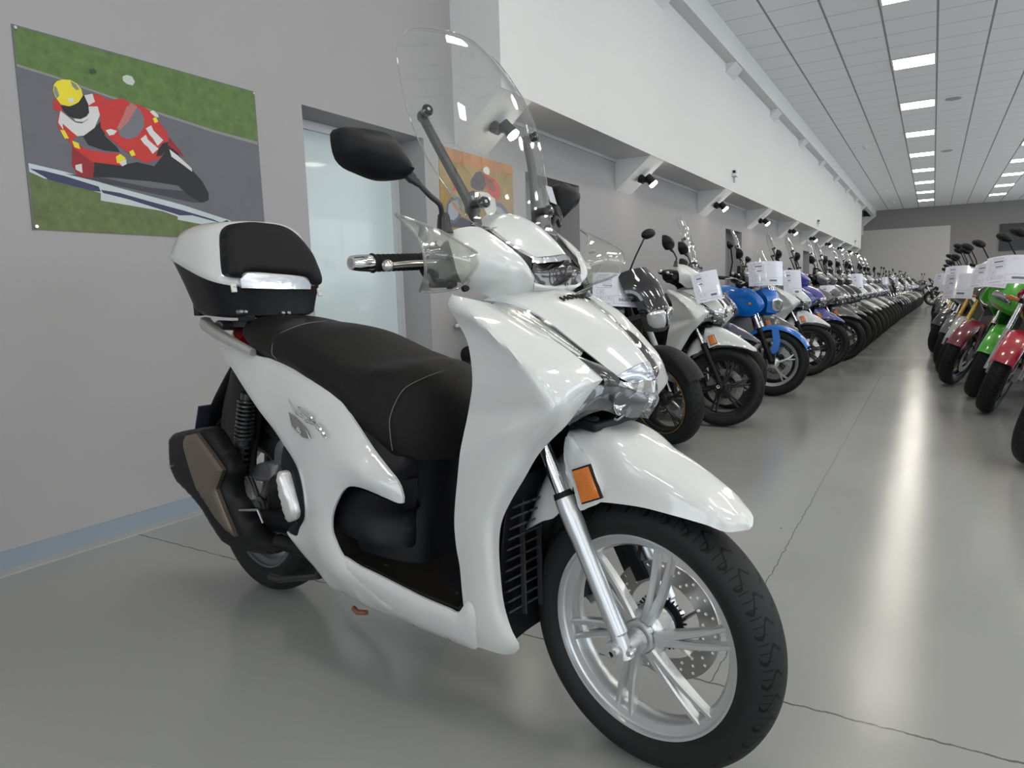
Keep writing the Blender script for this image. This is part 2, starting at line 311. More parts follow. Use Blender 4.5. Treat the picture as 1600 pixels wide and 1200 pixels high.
T={
'apron':[[(-.296,-.24,.977),(-.281,-.22,.971),(-.266,-.2,.965),(-.265,-.165,.959)],[(-.31,-.238,.957),(-.254,-.241,.942),(-.241,-.242,.938),(-.235,-.237,.937),(-.194,-.2,.931),(-.176,-.145,.913)],[(-.298,-.224,.921),(-.215,-.237,.906),(-.195,-.24,.902),(-.188,-.234,.901),(-.14,-.19,.892),(-.109,-.135,.876)],[(-.276,-.223,.886),(-.173,-.233,.87),(-.149,-.236,.866),(-.143,-.23,.865),(-.1,-.185,.855),(-.066,-.12,.842)],[(-.269,-.221,.844),(-.143,-.23,.837),(-.114,-.232,.835),(-.109,-.225,.834),(-.07,-.175,.829),(-.043,-.105,.816)],[(-.271,-.218,.8),(-.127,-.226,.808),(-.094,-.228,.81),(-.09,-.221,.809),(-.057,-.173,.806),(-.037,-.108,.807)],[(-.284,-.212,.766),(-.12,-.222,.785),(-.083,-.224,.789),(-.08,-.219,.789),(-.057,-.18,.788),(-.054,-.118,.787)],[(-.3,-.206,.729),(-.115,-.216,.759),(-.073,-.219,.766),(-.073,-.216,.765),(-.069,-.19,.756),(-.089,-.147,.728)],[(-.304,-.215,.693),(-.203,-.225,.713),(-.179,-.227,.718),(-.17,-.224,.718),(-.111,-.205,.718),(-.124,-.155,.693)],[(-.309,-.222,.657),(-.218,-.222,.678),(-.159,-.205,.676),(-.156,-.16,.658)],[(-.326,-.215,.602),(-.251,-.217,.623),(-.193,-.205,.624),(-.188,-.163,.609)],[(-.342,-.21,.54),(-.275,-.213,.562),(-.23,-.205,.566),(-.221,-.168,.558)],[(-.351,-.206,.491),(-.29,-.21,.512),(-.251,-.203,.521),(-.247,-.17,.509)],[(-.352,-.202,.44),(-.294,-.208,.462),(-.257,-.203,.468),(-.255,-.172,.46)],[(-.346,-.2,.398),(-.295,-.206,.412),(-.258,-.2,.412),(-.254,-.172,.394)],[(-.344,-.198,.34),(-.294,-.204,.348),(-.256,-.196,.349),(-.248,-.17,.327)],[(-.341,-.196,.289),(-.291,-.2,.294),(-.25,-.19,.292),(-.233,-.165,.273)],[(-.339,-.192,.252),(-.291,-.193,.252),(-.248,-.18,.247),(-.221,-.155,.237)],[(-.337,-.18,.213),(-.293,-.178,.215),(-.262,-.165,.21),(-.243,-.15,.21)]],
'skirt':[(-.324,-.203,.326),(-.351,-.205,.294),(-.38,-.208,.296),(-.441,-.212,.3),(-.495,-.217,.308),(-.587,-.225,.323),(-.66,-.233,.335),(-.718,-.237,.347),(-.748,-.236,.322),(-.72,-.222,.266),(-.71,-.2,.217),(-.652,-.19,.205),(-.569,-.185,.203),(-.467,-.182,.202),(-.369,-.18,.203),(-.326,-.178,.207),(-.304,-.192,.262),(-.302,-.2,.309)],
'skirt_in':[(-.582,-.222,.286),(-.484,-.21,.261),(-.391,-.2,.25)],
'side':[(-1.4460,-.135,.831),(-1.3470,-.15,.843),(-1.2570,-.162,.837),(-1.1690,-.172,.823),(-1.0580,-.182,.816),(-.962,-.19,.799),(-.881,-.196,.782),(-.82,-.2,.765),(-.762,-.204,.745),(-.723,-.207,.726),(-.702,-.207,.706),(-.665,-.206,.67),(-.616,-.204,.621),(-.569,-.203,.583),(-.537,-.203,.559),(-.523,-.203,.537),(-.519,-.206,.508),(-.57,-.216,.517),(-.632,-.228,.531),(-.668,-.236,.532),(-.691,-.24,.52),(-.715,-.243,.492),(-.739,-.244,.451),(-.746,-.244,.411),(-.735,-.243,.383),(-.713,-.24,.349),(-.663,-.233,.309),(-.613,-.226,.279),(-.563,-.215,.244),(-.632,-.205,.225),(-.715,-.2,.217),(-.774,-.205,.228),(-.816,-.21,.231),(-.846,-.215,.253),(-.869,-.218,.273),(-.921,-.226,.31),(-.971,-.235,.357),(-.919,-.237,.356),(-.899,-.238,.383),(-.868,-.24,.421),(-.865,-.242,.488),(-.89,-.24,.552),(-.959,-.236,.607),(-1.0150,-.228,.638),(-1.0890,-.22,.676),(-1.1780,-.205,.721),(-1.2900,-.18,.772),(-1.3830,-.155,.805)],
'side_in':[(-1.1360,-.195,.772),(-.942,-.218,.726),(-.842,-.228,.702),(-.729,-.236,.634),(-.633,-.235,.599),(-.578,-.225,.559),(-.774,-.248,.55),(-.791,-.252,.467),(-.791,-.25,.367),(-.728,-.242,.304),(-1.0030,-.222,.687)],
'side_crease':[(-.746,-.24,.545),(-.691,-.24,.52)],
'seat_strip':[(-.773,-.196,.748),(-.722,-.197,.726),(-.668,-.19,.667),(-.605,-.18,.626),(-.579,-.17,.605),(-.551,-.15,.59),(-.535,-.17,.492),(-.533,-.195,.498),(-.544,-.197,.555),(-.624,-.198,.617),(-.707,-.2,.699)],
'sig_clear':[[(-.265,-.165,.959),(-.263,-.152,.964),(-.261,-.14,.968)],[(-.217,-.157,.938),(-.218,-.146,.95),(-.214,-.132,.956)],[(-.174,-.147,.913),(-.165,-.134,.921),(-.172,-.108,.925)],[(-.132,-.125,.883),(-.127,-.115,.89),(-.129,-.099,.895)],[(-.094,-.1,.852),(-.091,-.096,.857),(-.09,-.088,.862)]],
'sig_dark':[[(-.175,-.146,.913),(-.174,-.145,.911),(-.172,-.144,.91)],[(-.139,-.142,.894),(-.134,-.135,.889),(-.131,-.126,.883)],[(-.106,-.136,.875),(-.098,-.12,.863),(-.092,-.101,.853)],[(-.064,-.122,.842),(-.056,-.105,.838),(-.052,-.082,.833)],[(-.037,-.106,.814),(-.027,-.092,.811),(-.022,-.07,.809)],[(-.035,-.104,.798),(-.029,-.09,.795),(-.023,-.074,.794)]],
'cover':[[(-.3,-.15,.965),(-.285,-.08,.988),(-.275,0,.998)],[(-.235,-.135,.955),(-.22,-.07,.975),(-.212,0,.982)],[(-.174,-.106,.925),(-.156,-.055,.944),(-.148,0,.951)],[(-.135,-.097,.896),(-.114,-.048,.918),(-.108,0,.926)],[(-.098,-.09,.869),(-.076,-.045,.89),(-.068,0,.898)],[(-.058,-.077,.836),(-.044,-.038,.86),(-.034,0,.868)],[(-.032,-.066,.813),(-.015,-.034,.828),(-.004,0,.836)]],
'emblem':[[(-.032,-.066,.813),(-.014,-.034,.827),(-.002,0,.836)],[(-.022,-.054,.804),(-.004,-.028,.815),(.007,0,.82)],[(-.012,-.03,.79),(.006,-.016,.797),(.014,0,.802)]],
'beak':[[(-.033,-.072,.813),(-.019,-.052,.799),(.008,-.022,.8),(.0155,0,.8)],[(-.023,-.074,.799),(-.013,-.046,.788),(-.006,-.022,.778),(.016,0,.776)]],
'headlight':[[(-.088,-.149,.73),(-.089,-.148,.727),(-.088,-.147,.724)],[(-.071,-.136,.756),(-.068,-.134,.748),(-.068,-.13,.738)],[(-.057,-.119,.781),(-.053,-.117,.765),(-.056,-.105,.746)],[(-.047,-.106,.798),(-.041,-.1,.773),(-.042,-.085,.746)],[(-.033,-.085,.798),(-.03,-.077,.771),(-.032,-.062,.739)],[(-.017,-.055,.79),(-.014,-.047,.761),(-.023,-.03,.726)],[(.008,-.022,.778),(.012,-.02,.755),(-.012,-.012,.725)],[(.014,0,.775),(.018,0,.755),(0,0,.722)]],
'fender':[[(.21,-.006,.538),(.211,-.003,.54),(.211,0,.542)],[(.203,-.028,.54),(.205,-.02,.557),(.198,0,.561)],[(.183,-.052,.541),(.18,-.045,.568),(.163,0,.59)],[(.153,-.068,.553),(.149,-.055,.589),(.115,0,.622)],[(.092,-.083,.564),(.095,-.063,.617),(.062,0,.655)],[(.035,-.088,.569),(.042,-.07,.638),(.012,0,.68)],[(-.027,-.091,.567),(-.01,-.078,.668),(-.03,0,.697)],[(-.065,-.095,.565),(-.05,-.075,.688),(-.085,0,.703)],[(-.102,-.095,.57),(-.093,-.078,.692),(-.13,0,.702)],[(-.138,-.092,.61),(-.136,-.088,.689),(-.16,0,.69)]],
'fender_rear':[[(-.1,-.088,.62),(-.12,-.06,.665),(-.13,0,.675)],[(-.163,-.086,.519),(-.191,-.07,.59),(-.205,0,.625)],[(-.206,-.086,.494),(-.225,-.066,.546),(-.255,0,.555)],[(-.264,-.076,.459),(-.278,-.06,.455),(-.285,0,.475)]],
'fork_plate':[(-.135,-.094,.687),(-.139,-.096,.64),(-.118,-.1,.599),(-.108,-.102,.57),(-.097,-.103,.543),(-.075,-.103,.553),(-.057,-.101,.562),(-.05,-.098,.569),(-.05,-.1,.599),(-.061,-.1,.629),(-.078,-.097,.652),(-.103,-.093,.667),(-.119,-.092,.685)],
'reflector':[(-.108,-.112,.623),(-.071,-.112,.638),(-.045,-.112,.58),(-.087,-.112,.562)],
'fork_ax':[(-.174,-.1,.673),(-.134,-.1,.557),(-.134,-.1,.555),(-.011,-.1,.308),(-.013,-.1,.275),(.03,-.1,.304)],
'wind':[[(-.311,-.132,1.1080),(-.318,-.07,1.1170),(-.328,0,1.1220)],[(-.336,-.14,1.1300),(-.334,-.07,1.1350),(-.34,0,1.1380)],[(-.36,-.165,1.1800),(-.345,-.085,1.1870),(-.35,0,1.1900)],[(-.395,-.2,1.2600),(-.367,-.1,1.2620),(-.368,0,1.2650)],[(-.425,-.217,1.3500),(-.392,-.11,1.3520),(-.39,0,1.3550)],[(-.452,-.21,1.4300),(-.421,-.105,1.4370),(-.42,0,1.4400)],[(-.478,-.19,1.4900),(-.452,-.095,1.5020),(-.45,0,1.5050)],[(-.495,-.15,1.5380),(-.475,-.075,1.5460),(-.474,0,1.5520)],[(-.5,-.11,1.5560),(-.487,-.05,1.5640),(-.49,0,1.5700)]],
'bolts':[(-.408,-.178,1.3550),(-.318,-.112,1.1660)],
'arm':[(-.415,-.172,1.3470),(-.382,-.15,1.2680),(-.345,-.113,1.1660),(-.334,-.1,1.1130),(-.327,-.096,1.0940)],
'mirror_r':[(-.38,-.426,1.2700),(-.38,-.42,1.2780),(-.38,-.404,1.2820),(-.38,-.357,1.2860),(-.38,-.315,1.2850),(-.38,-.294,1.2720),(-.38,-.274,1.2500),(-.38,-.253,1.2240),(-.38,-.26,1.2110),(-.38,-.274,1.2050),(-.38,-.328,1.1980),(-.38,-.383,1.2080),(-.38,-.405,1.2150),(-.38,-.419,1.2270),(-.38,-.425,1.2460)],
'mirror_l':[(-.42,.272,1.2390),(-.42,.289,1.2520),(-.42,.314,1.2590),(-.42,.34,1.2530),(-.42,.359,1.2350),(-.42,.353,1.2010),(-.42,.329,1.1870),(-.42,.297,1.1660),(-.42,.275,1.1570),(-.42,.264,1.1840)],
'mstalk_r':[(-.38,-.27,1.2190),(-.369,-.262,1.2040),(-.357,-.255,1.1920),(-.348,-.238,1.1720),(-.343,-.222,1.1600),(-.345,-.212,1.1510),(-.35,-.205,1.1320),(-.352,-.2,1.1170),(-.351,-.2,1.1070)],
'hcover':[[(-.356,-.19,1.1030),(-.327,-.205,1.0630),(-.319,-.2,1.0220),(-.324,-.178,.993)],[(-.335,-.17,1.1120),(-.303,-.2,1.0660),(-.306,-.19,1.0180),(-.31,-.165,.986)],[(-.318,-.14,1.1150),(-.274,-.165,1.0670),(-.273,-.16,1.0140),(-.284,-.118,.965)],[(-.298,-.128,1.1040),(-.251,-.142,1.0580),(-.238,-.135,1.0130),(-.261,-.1,.967)],[(-.27,-.115,1.0820),(-.233,-.122,1.0450),(-.225,-.115,1.0120),(-.248,-.085,.971)],[(-.234,-.1,1.0500),(-.217,-.103,1.0330),(-.212,-.1,1.0060),(-.237,-.07,.976)],[(-.217,-.077,1.0120),(-.215,-.08,1.0070),(-.215,-.08,.999),(-.228,-.06,.978)]],
'hchin':[[(-.216,-.081,.999),(-.215,-.082,.99),(-.234,-.066,.977)],[(-.211,-.06,.992),(-.209,-.058,.986),(-.223,-.045,.977)],[(-.211,-.02,.991),(-.208,-.02,.985),(-.219,-.01,.977)],[(-.205,.01,.992),(-.2,.01,.985),(-.207,.01,.972)]],
'visor':[[(-.348,-.1,1.1220),(-.375,-.05,1.1480),(-.37,0,1.1550)],[(-.319,-.092,1.1140),(-.335,-.045,1.1400),(-.325,0,1.1480)],[(-.284,-.078,1.0840),(-.28,-.04,1.1120),(-.27,0,1.1200)],[(-.248,-.066,1.0610),(-.235,-.035,1.0750),(-.225,0,1.0840)],[(-.231,-.054,1.0500),(-.212,-.03,1.0520),(-.198,0,1.0560)]],
'visor_chrome':[[(-.317,-.094,1.1130),(-.317,-.095,1.1070)],[(-.282,-.08,1.0840),(-.288,-.084,1.0790)],[(-.246,-.068,1.0610),(-.253,-.075,1.0560)],[(-.229,-.056,1.0490),(-.233,-.06,1.0380)],[(-.205,-.028,1.0500),(-.2,-.028,1.0400)],[(-.196,0,1.0540),(-.19,0,1.0440)]],
'gap':[[(-.335,-.1,1.1210),(-.316,-.118,1.1000)],[(-.287,-.095,1.0870),(-.27,-.115,1.0740)],[(-.257,-.08,1.0640),(-.235,-.103,1.0490)],[(-.228,-.07,1.0470),(-.218,-.088,1.0250)]],
'garnish':[[(-.231,-.062,1.0400),(-.217,-.085,1.0250),(-.214,-.081,1.0120),(-.213,-.083,.999)],[(-.226,-.045,1.0360),(-.214,-.055,1.0190),(-.214,-.055,1.0040),(-.212,-.058,.991)],[(-.217,-.02,1.0350),(-.209,-.022,1.0200),(-.209,-.022,1.0050),(-.21,-.022,.989)],[(-.193,0,1.0420),(-.18,0,1.0250),(-.182,0,1.0080),(-.195,0,.995)]],
'guard':[[(-.277,-.15,1.0390),(-.286,-.152,1.0330),(-.296,-.153,1.0280),(-.303,-.153,1.0250)],[(-.285,-.185,1.0630),(-.276,-.2,1.0420),(-.284,-.2,1.0210),(-.306,-.185,1.0030)],[(-.294,-.22,1.0810),(-.276,-.245,1.0510),(-.287,-.24,1.0210),(-.308,-.21,.99)],[(-.307,-.25,1.0990),(-.277,-.285,1.0560),(-.293,-.275,1.0210),(-.32,-.235,.986)],[(-.331,-.285,1.1160),(-.268,-.325,1.0660),(-.276,-.315,1.0260),(-.336,-.26,.984)],[(-.369,-.31,1.1340),(-.267,-.345,1.0750),(-.271,-.33,1.0200),(-.344,-.28,.986)]],
'bolt_guard':[(-.303,-.262,1.0760),(-.314,-.225,.995),(-.296,-.2,.989)],
'lever':[(-.37,-.335,1.0360),(-.381,-.27,1.0410),(-.375,-.215,1.0430),(-.354,-.19,1.0420)],
'grip':[(-.418,-.385,1.0430),(-.418,-.338,1.0430),(-.412,-.2,1.0480)],
'pad':[(-1.3410,-.153,1.1510),(-1.3530,-.142,1.1850),(-1.3590,-.125,1.2030),(-1.3630,-.1,1.2140),(-1.3650,-.049,1.2210),(-1.3650,-.01,1.2210),(-1.3630,.062,1.2140),(-1.3530,.107,1.1860),(-1.3350,.142,1.1340),(-1.3210,.152,1.0940),(-1.3090,.156,1.0600),(-1.3020,.154,1.0390),(-1.2960,.139,1.0240),(-1.2980,.112,1.0290),(-1.3050,.094,1.0500),(-1.3090,-.008,1.0600),(-1.3110,-.105,1.0650),(-1.3050,-.128,1.0480),(-1.3060,-.158,1.0520),(-1.3110,-.169,1.0670)],
'band':[(-1.3090,-.106,1.0610),(-1.3080,-.009,1.0560),(-1.3040,.088,1.0450),(-1.2970,.106,1.0250),(-1.2920,.101,1.0100),(-1.2940,-.135,1.0170),(-1.3030,-.132,1.0440)],
'tabs':[(-1.2940,-.165,1.0180),(-1.2880,.125,1.0010)],
'bbolts':[(-1.2690,-.138,.947),(-1.2690,-.124,.946),(-1.2660,.001,.938),(-1.2660,.021,.937)],
'muf':[(-1.6280,-.235,.535),(-1.6160,-.235,.552),(-1.5810,-.235,.564),(-1.4740,-.235,.586),(-1.3950,-.232,.595),(-1.3690,-.228,.584),(-1.3190,-.225,.538),(-1.2620,-.225,.487),(-1.2800,-.225,.447),(-1.2760,-.225,.403),(-1.2420,-.22,.368),(-1.1860,-.215,.309),(-1.0710,-.2,.276),(-1.1050,-.2,.253),(-1.1870,-.21,.241),(-1.2830,-.225,.24),(-1.3260,-.23,.248),(-1.3810,-.235,.291),(-1.4410,-.238,.341),(-1.5170,-.24,.376),(-1.5880,-.24,.403),(-1.6290,-.238,.454)],
'mufc':[(-1.4880,-.26,.55),(-1.4620,-.262,.571),(-1.3960,-.26,.586),(-1.3240,-.258,.54),(-1.2570,-.255,.49),(-1.3040,-.258,.426),(-1.2640,-.255,.358),(-1.2270,-.25,.293),(-1.2720,-.255,.307),(-1.3230,-.26,.338),(-1.4100,-.265,.41),(-1.4530,-.265,.474)],
'pipecov':[(-1.2400,-.225,.366),(-1.1940,-.22,.367),(-1.1350,-.22,.355),(-1.0540,-.21,.279),(-1.1140,-.21,.261),(-1.2010,-.21,.246),(-1.2710,-.22,.249),(-1.2310,-.225,.303)],
'shock':[(-1.3070,-.13,.693),(-1.3350,-.14,.566),(-1.3500,-.14,.544),(-1.3720,-.15,.441),(-1.3630,-.15,.417)],
'peg':[(-.935,-.27,.53),(-.921,-.265,.536),(-.909,-.262,.523),(-.882,-.255,.448),(-.883,-.255,.42),(-.904,-.258,.405),(-.921,-.26,.407),(-.932,-.27,.477)],
'pegbr':[(-.957,-.235,.59),(-.938,-.23,.603),(-.891,-.235,.561),(-.875,-.238,.486),(-.868,-.236,.423),(-.927,-.23,.352),(-.961,-.235,.365),(-.911,-.24,.404),(-.924,-.24,.475),(-.962,-.24,.529)],
'silver_eng':[(-1.3130,-.12,.469),(-1.2500,-.12,.488),(-1.1880,-.12,.493),(-1.1880,-.12,.471),(-1.2070,-.12,.435),(-1.2740,-.12,.424),(-1.3310,-.12,.424)],
'rail':[(-1.5600,-.12,.911),(-1.5030,-.14,.902),(-1.3790,-.165,.876),(-1.2580,-.18,.853),(-1.1680,-.18,.831)],
'shlogo':[(-.902,-.226,.728),(-.867,-.23,.7),(-.829,-.232,.684),(-.855,-.228,.71),(-.811,-.232,.695),(-.79,-.232,.687),(-.821,-.232,.679),(-.771,-.235,.675),(-.747,-.236,.66),(-.73,-.236,.645)],
'plate':[(-.904,-.228,.691),(-.878,-.23,.682),(-.823,-.236,.659),(-.798,-.24,.635),(-.832,-.239,.637),(-.882,-.235,.659)],
'floor':[(-.761,-.236,.404),(-.725,-.232,.346),(-.667,-.228,.334),(-.592,-.221,.322),(-.499,-.213,.307),(-.385,-.203,.296),(-.356,-.2,.294)],
'pod':[(-.786,-.215,.394),(-.78,-.21,.441),(-.761,-.205,.488),(-.748,-.2,.501),(-.694,-.195,.512),(-.609,-.185,.499),(-.559,-.165,.486),(-.581,-.12,.454),(-.582,-.12,.373),(-.597,-.15,.369),(-.637,-.19,.377),(-.693,-.205,.383),(-.737,-.21,.391)],
'louver':[(-.206,-.12,.606),(-.244,-.14,.536),(-.265,-.15,.451),(-.268,-.15,.379),(-.254,-.15,.297),(-.234,-.14,.223),(-.222,-.06,.222)],
'chev':[(-1.2150,-.236,.373),(-1.1130,-.234,.392),(-1.0940,-.232,.357)],
'honda':[(-.173,-.055,.96),(-.167,-.02,.962)],
}
POSTER1=[('road',None),('grass',[(1.4026,2.0105),(2.4729,2.0135),(2.4726,1.7738),(2.2227,1.7863),(2.0076,1.8076),(1.8154,1.8268),(1.6431,1.8481),(1.5251,1.8648),(1.3972,1.8757)]),('verge',[(1.3972,1.8757),(1.5251,1.8648),(1.6431,1.8481),(1.8154,1.8268),(2.0076,1.8076),(2.2227,1.7863),(2.4726,1.7738),(2.4725,1.7582),(2.2216,1.7744),(2.0066,1.7974),(1.8145,1.8179),(1.6423,1.8398),(1.5243,1.8567),(1.3969,1.8666)]),('grass2',[(1.3972,1.4879),(1.4455,1.4743),(1.5208,1.4551),(1.6596,1.4369),(1.7733,1.4135),(1.9255,1.391),(2.0059,1.3695),(2.1345,1.3451),(2.1796,1.3382),(2.1746,1.2861),(2.018,1.2778),(1.3927,1.2741)]),('kerb',[(1.3984,1.5193),(1.5261,1.5047),(1.7331,1.4665),(2.0217,1.423),(2.2775,1.3702),(2.2517,1.3531),(2.134,1.3401),(1.9938,1.3543),(1.9953,1.3686),(1.925,1.3864),(1.6564,1.4067),(1.6596,1.4369),(1.5211,1.4576),(1.4451,1.4703),(1.3986,1.4873)]),('navy',[(1.3999,1.5),(1.4481,1.4985),(1.5243,1.4881),(1.6535,1.4618),(1.66,1.4412),(1.6259,1.4418),(1.5211,1.4576),(1.4598,1.4665),(1.4566,1.4717)]),('navy',[(1.6609,1.4499),(1.74,1.4454),(1.8692,1.4227),(2.0193,1.399),(2.1825,1.3683),(2.2279,1.3535),(2.0712,1.3794),(2.0063,1.3742),(1.9255,1.391),(1.7742,1.4225),(1.6683,1.4378)]),('roaddark',[(1.5252,1.4964),(1.6576,1.5006),(1.8752,1.4823),(2.0816,1.4861),(2.1441,1.4439),(2.0769,1.4376),(1.8729,1.4594),(1.6898,1.4771)]),('black',[(1.5736,1.4984),(1.6465,1.5582),(1.7799,1.5683),(1.828,1.5838),(1.9042,1.5765),(1.9492,1.6284),(1.9803,1.6864),(2.0099,1.6745),(2.0414,1.6234),(2.0911,1.5829),(2.1366,1.5405),(2.1656,1.4901),(2.1622,1.4555),(2.1214,1.4418),(2.0583,1.4693),(2.0089,1.5066),(1.8779,1.5098),(1.7827,1.5055),(1.7372,1.5061),(1.6403,1.4984)]),('redd',[(1.5653,1.6123),(1.6163,1.5915),(1.6456,1.5497),(1.6329,1.4933),(1.5732,1.4942),(1.557,1.5333)]),('white',[(1.5693,1.535),(1.5949,1.5443),(1.5943,1.5077),(1.5692,1.5185)]),('red',[(1.5118,1.775),(1.5347,1.7719),(1.5491,1.7229),(1.552,1.675),(1.5404,1.6407),(1.5634,1.6324),(1.6177,1.6041),(1.6853,1.602),(1.7567,1.6085),(1.7817,1.5861),(1.7607,1.5587),(1.6379,1.557),(1.5759,1.5976),(1.5199,1.6692),(1.5194,1.7011),(1.5348,1.7361),(1.511,1.7313)]),('red',[(1.6307,1.8086),(1.6835,1.8324),(1.7338,1.8181),(1.7891,1.8367),(1.8201,1.8277),(1.8307,1.7952),(1.7738,1.7752),(1.7004,1.7481),(1.6642,1.7286),(1.6352,1.7726)]),('white',[(1.5348,1.7361),(1.5717,1.7111),(1.5868,1.7017),(1.6114,1.7022),(1.6385,1.7237),(1.6352,1.7726),(1.6825,1.7823),(1.6877,1.7499),(1.6607,1.6946),(1.6234,1.659),(1.5812,1.6476),(1.5422,1.6571),(1.5221,1.6896)]),('black',[(1.6607,1.6946),(1.6947,1.7344),(1.7008,1.668),(1.7457,1.6327),(1.7572,1.6129),(1.6862,1.6106),(1.6279,1.6224),(1.6103,1.6526)]),('red',[(1.5376,1.6885),(1.5669,1.6655),(1.5894,1.649),(1.563,1.6282),(1.5385,1.6524)]),('white',[(1.633,1.8148),(1.6661,1.8286),(1.6732,1.7986),(1.6459,1.7789)]),('yellow',[(1.7565,1.6067),(1.778,1.5943),(1.7664,1.5708),(1.739,1.567),(1.7371,1.5926)]),('white',[(1.749,1.5684),(1.7803,1.5902),(1.7799,1.5683),(1.7605,1.5569)]),('yellow',[(1.5254,1.6622),(1.5428,1.6637),(1.5557,1.6352),(1.5395,1.6324)]),('yellow',[(1.5671,1.6289),(1.5908,1.623),(1.5942,1.6005),(1.5727,1.6053)]),('red',[(1.6859,1.7328),(1.7195,1.7645),(1.7742,1.7796),(1.8052,1.816),(1.8527,1.8276),(1.9082,1.8107),(1.9529,1.7654),(1.9841,1.7255),(1.9774,1.6786),(1.9326,1.6123),(1.8661,1.5848),(1.8112,1.6035),(1.7594,1.6349),(1.7097,1.6695),(1.6868,1.6993)]),('redd',[(1.9879,1.7124),(2.0113,1.6886),(2.0443,1.6519),(2.0531,1.6344),(1.9937,1.6673),(1.9774,1.6786)]),('screen',[(1.8043,1.8072),(1.8291,1.8253),(1.8603,1.8099),(1.8775,1.7736),(1.8715,1.7326),(1.8389,1.6916),(1.7996,1.6718),(1.7639,1.6788),(1.7538,1.7114),(1.7867,1.7692)]),('pink',[(1.8043,1.8072),(1.8291,1.8253),(1.8516,1.8169),(1.8073,1.7472),(1.7666,1.7051),(1.7538,1.7114),(1.7867,1.7692)]),('white',[(1.8522,1.6832),(1.8783,1.7054),(1.886,1.6862),(1.9319,1.6549),(1.9016,1.6286),(1.8828,1.6544),(1.8665,1.6643)]),('white',[(1.881,1.7317),(1.907,1.7498),(1.9147,1.7297),(1.9579,1.6955),(1.9281,1.667),(1.9084,1.6963),(1.895,1.7083)]),('black',[(1.9164,1.619),(1.9297,1.6528),(1.9546,1.6822),(1.9809,1.6929),(1.9734,1.6687),(1.9441,1.6277)]),('white',[(1.9828,1.661),(2.022,1.6392),(2.0865,1.5918),(2.0872,1.5766),(2.0396,1.6043),(1.99,1.6298)]),('yellow',[(1.7964,1.6215),(1.8142,1.633),(1.8232,1.6115),(1.8038,1.6033)]),('yellow',[(1.9168,1.7802),(1.9334,1.7888),(1.9414,1.7705),(1.9248,1.762)]),('white',[(1.7051,1.6925),(1.7262,1.7022),(1.7524,1.6983),(1.7373,1.6811),(1.7172,1.6742)]),('white',[(1.9058,1.8057),(1.9233,1.8155),(1.9444,1.7999),(1.9453,1.7893),(1.9276,1.7895)]),('yellow',[(1.5189,1.8279),(1.5323,1.8452),(1.5554,1.857),(1.5836,1.862),(1.6069,1.8545),(1.6237,1.8356),(1.6265,1.8077),(1.603,1.7782),(1.5688,1.759),(1.5374,1.7605),(1.5205,1.7848),(1.5144,1.8072)]),('grey',[(1.5211,1.8268),(1.5297,1.8209),(1.5368,1.7923),(1.5254,1.7803),(1.5171,1.8038)]),('grey',[(1.5833,1.8587),(1.6042,1.8515),(1.6153,1.8337),(1.6041,1.8272),(1.5893,1.84)]),('black',[(1.5392,1.7553),(1.5769,1.7607),(1.6076,1.7832),(1.6299,1.8166),(1.6446,1.7828),(1.6445,1.7497),(1.6265,1.7281),(1.5964,1.7158),(1.5649,1.7219),(1.5468,1.7385)]),('white',[(1.5803,1.7159),(1.6089,1.7181),(1.6355,1.7356),(1.6441,1.7455),(1.6405,1.7274),(1.6163,1.7097),(1.5873,1.7059)]),('white',[(1.5704,1.7899),(1.5872,1.7967),(1.5925,1.7866),(1.5783,1.7739),(1.5692,1.7784)]),('blob',[(1.7982,1.926),(1.8176,1.9374),(1.8404,1.936),(1.8505,1.9168),(1.8395,1.8995),(1.8137,1.8996),(1.7983,1.9089)]),('dark',[(1.6631,1.92),(1.6808,1.9293),(1.6927,1.9215),(1.6846,1.9088),(1.6658,1.9059)])]
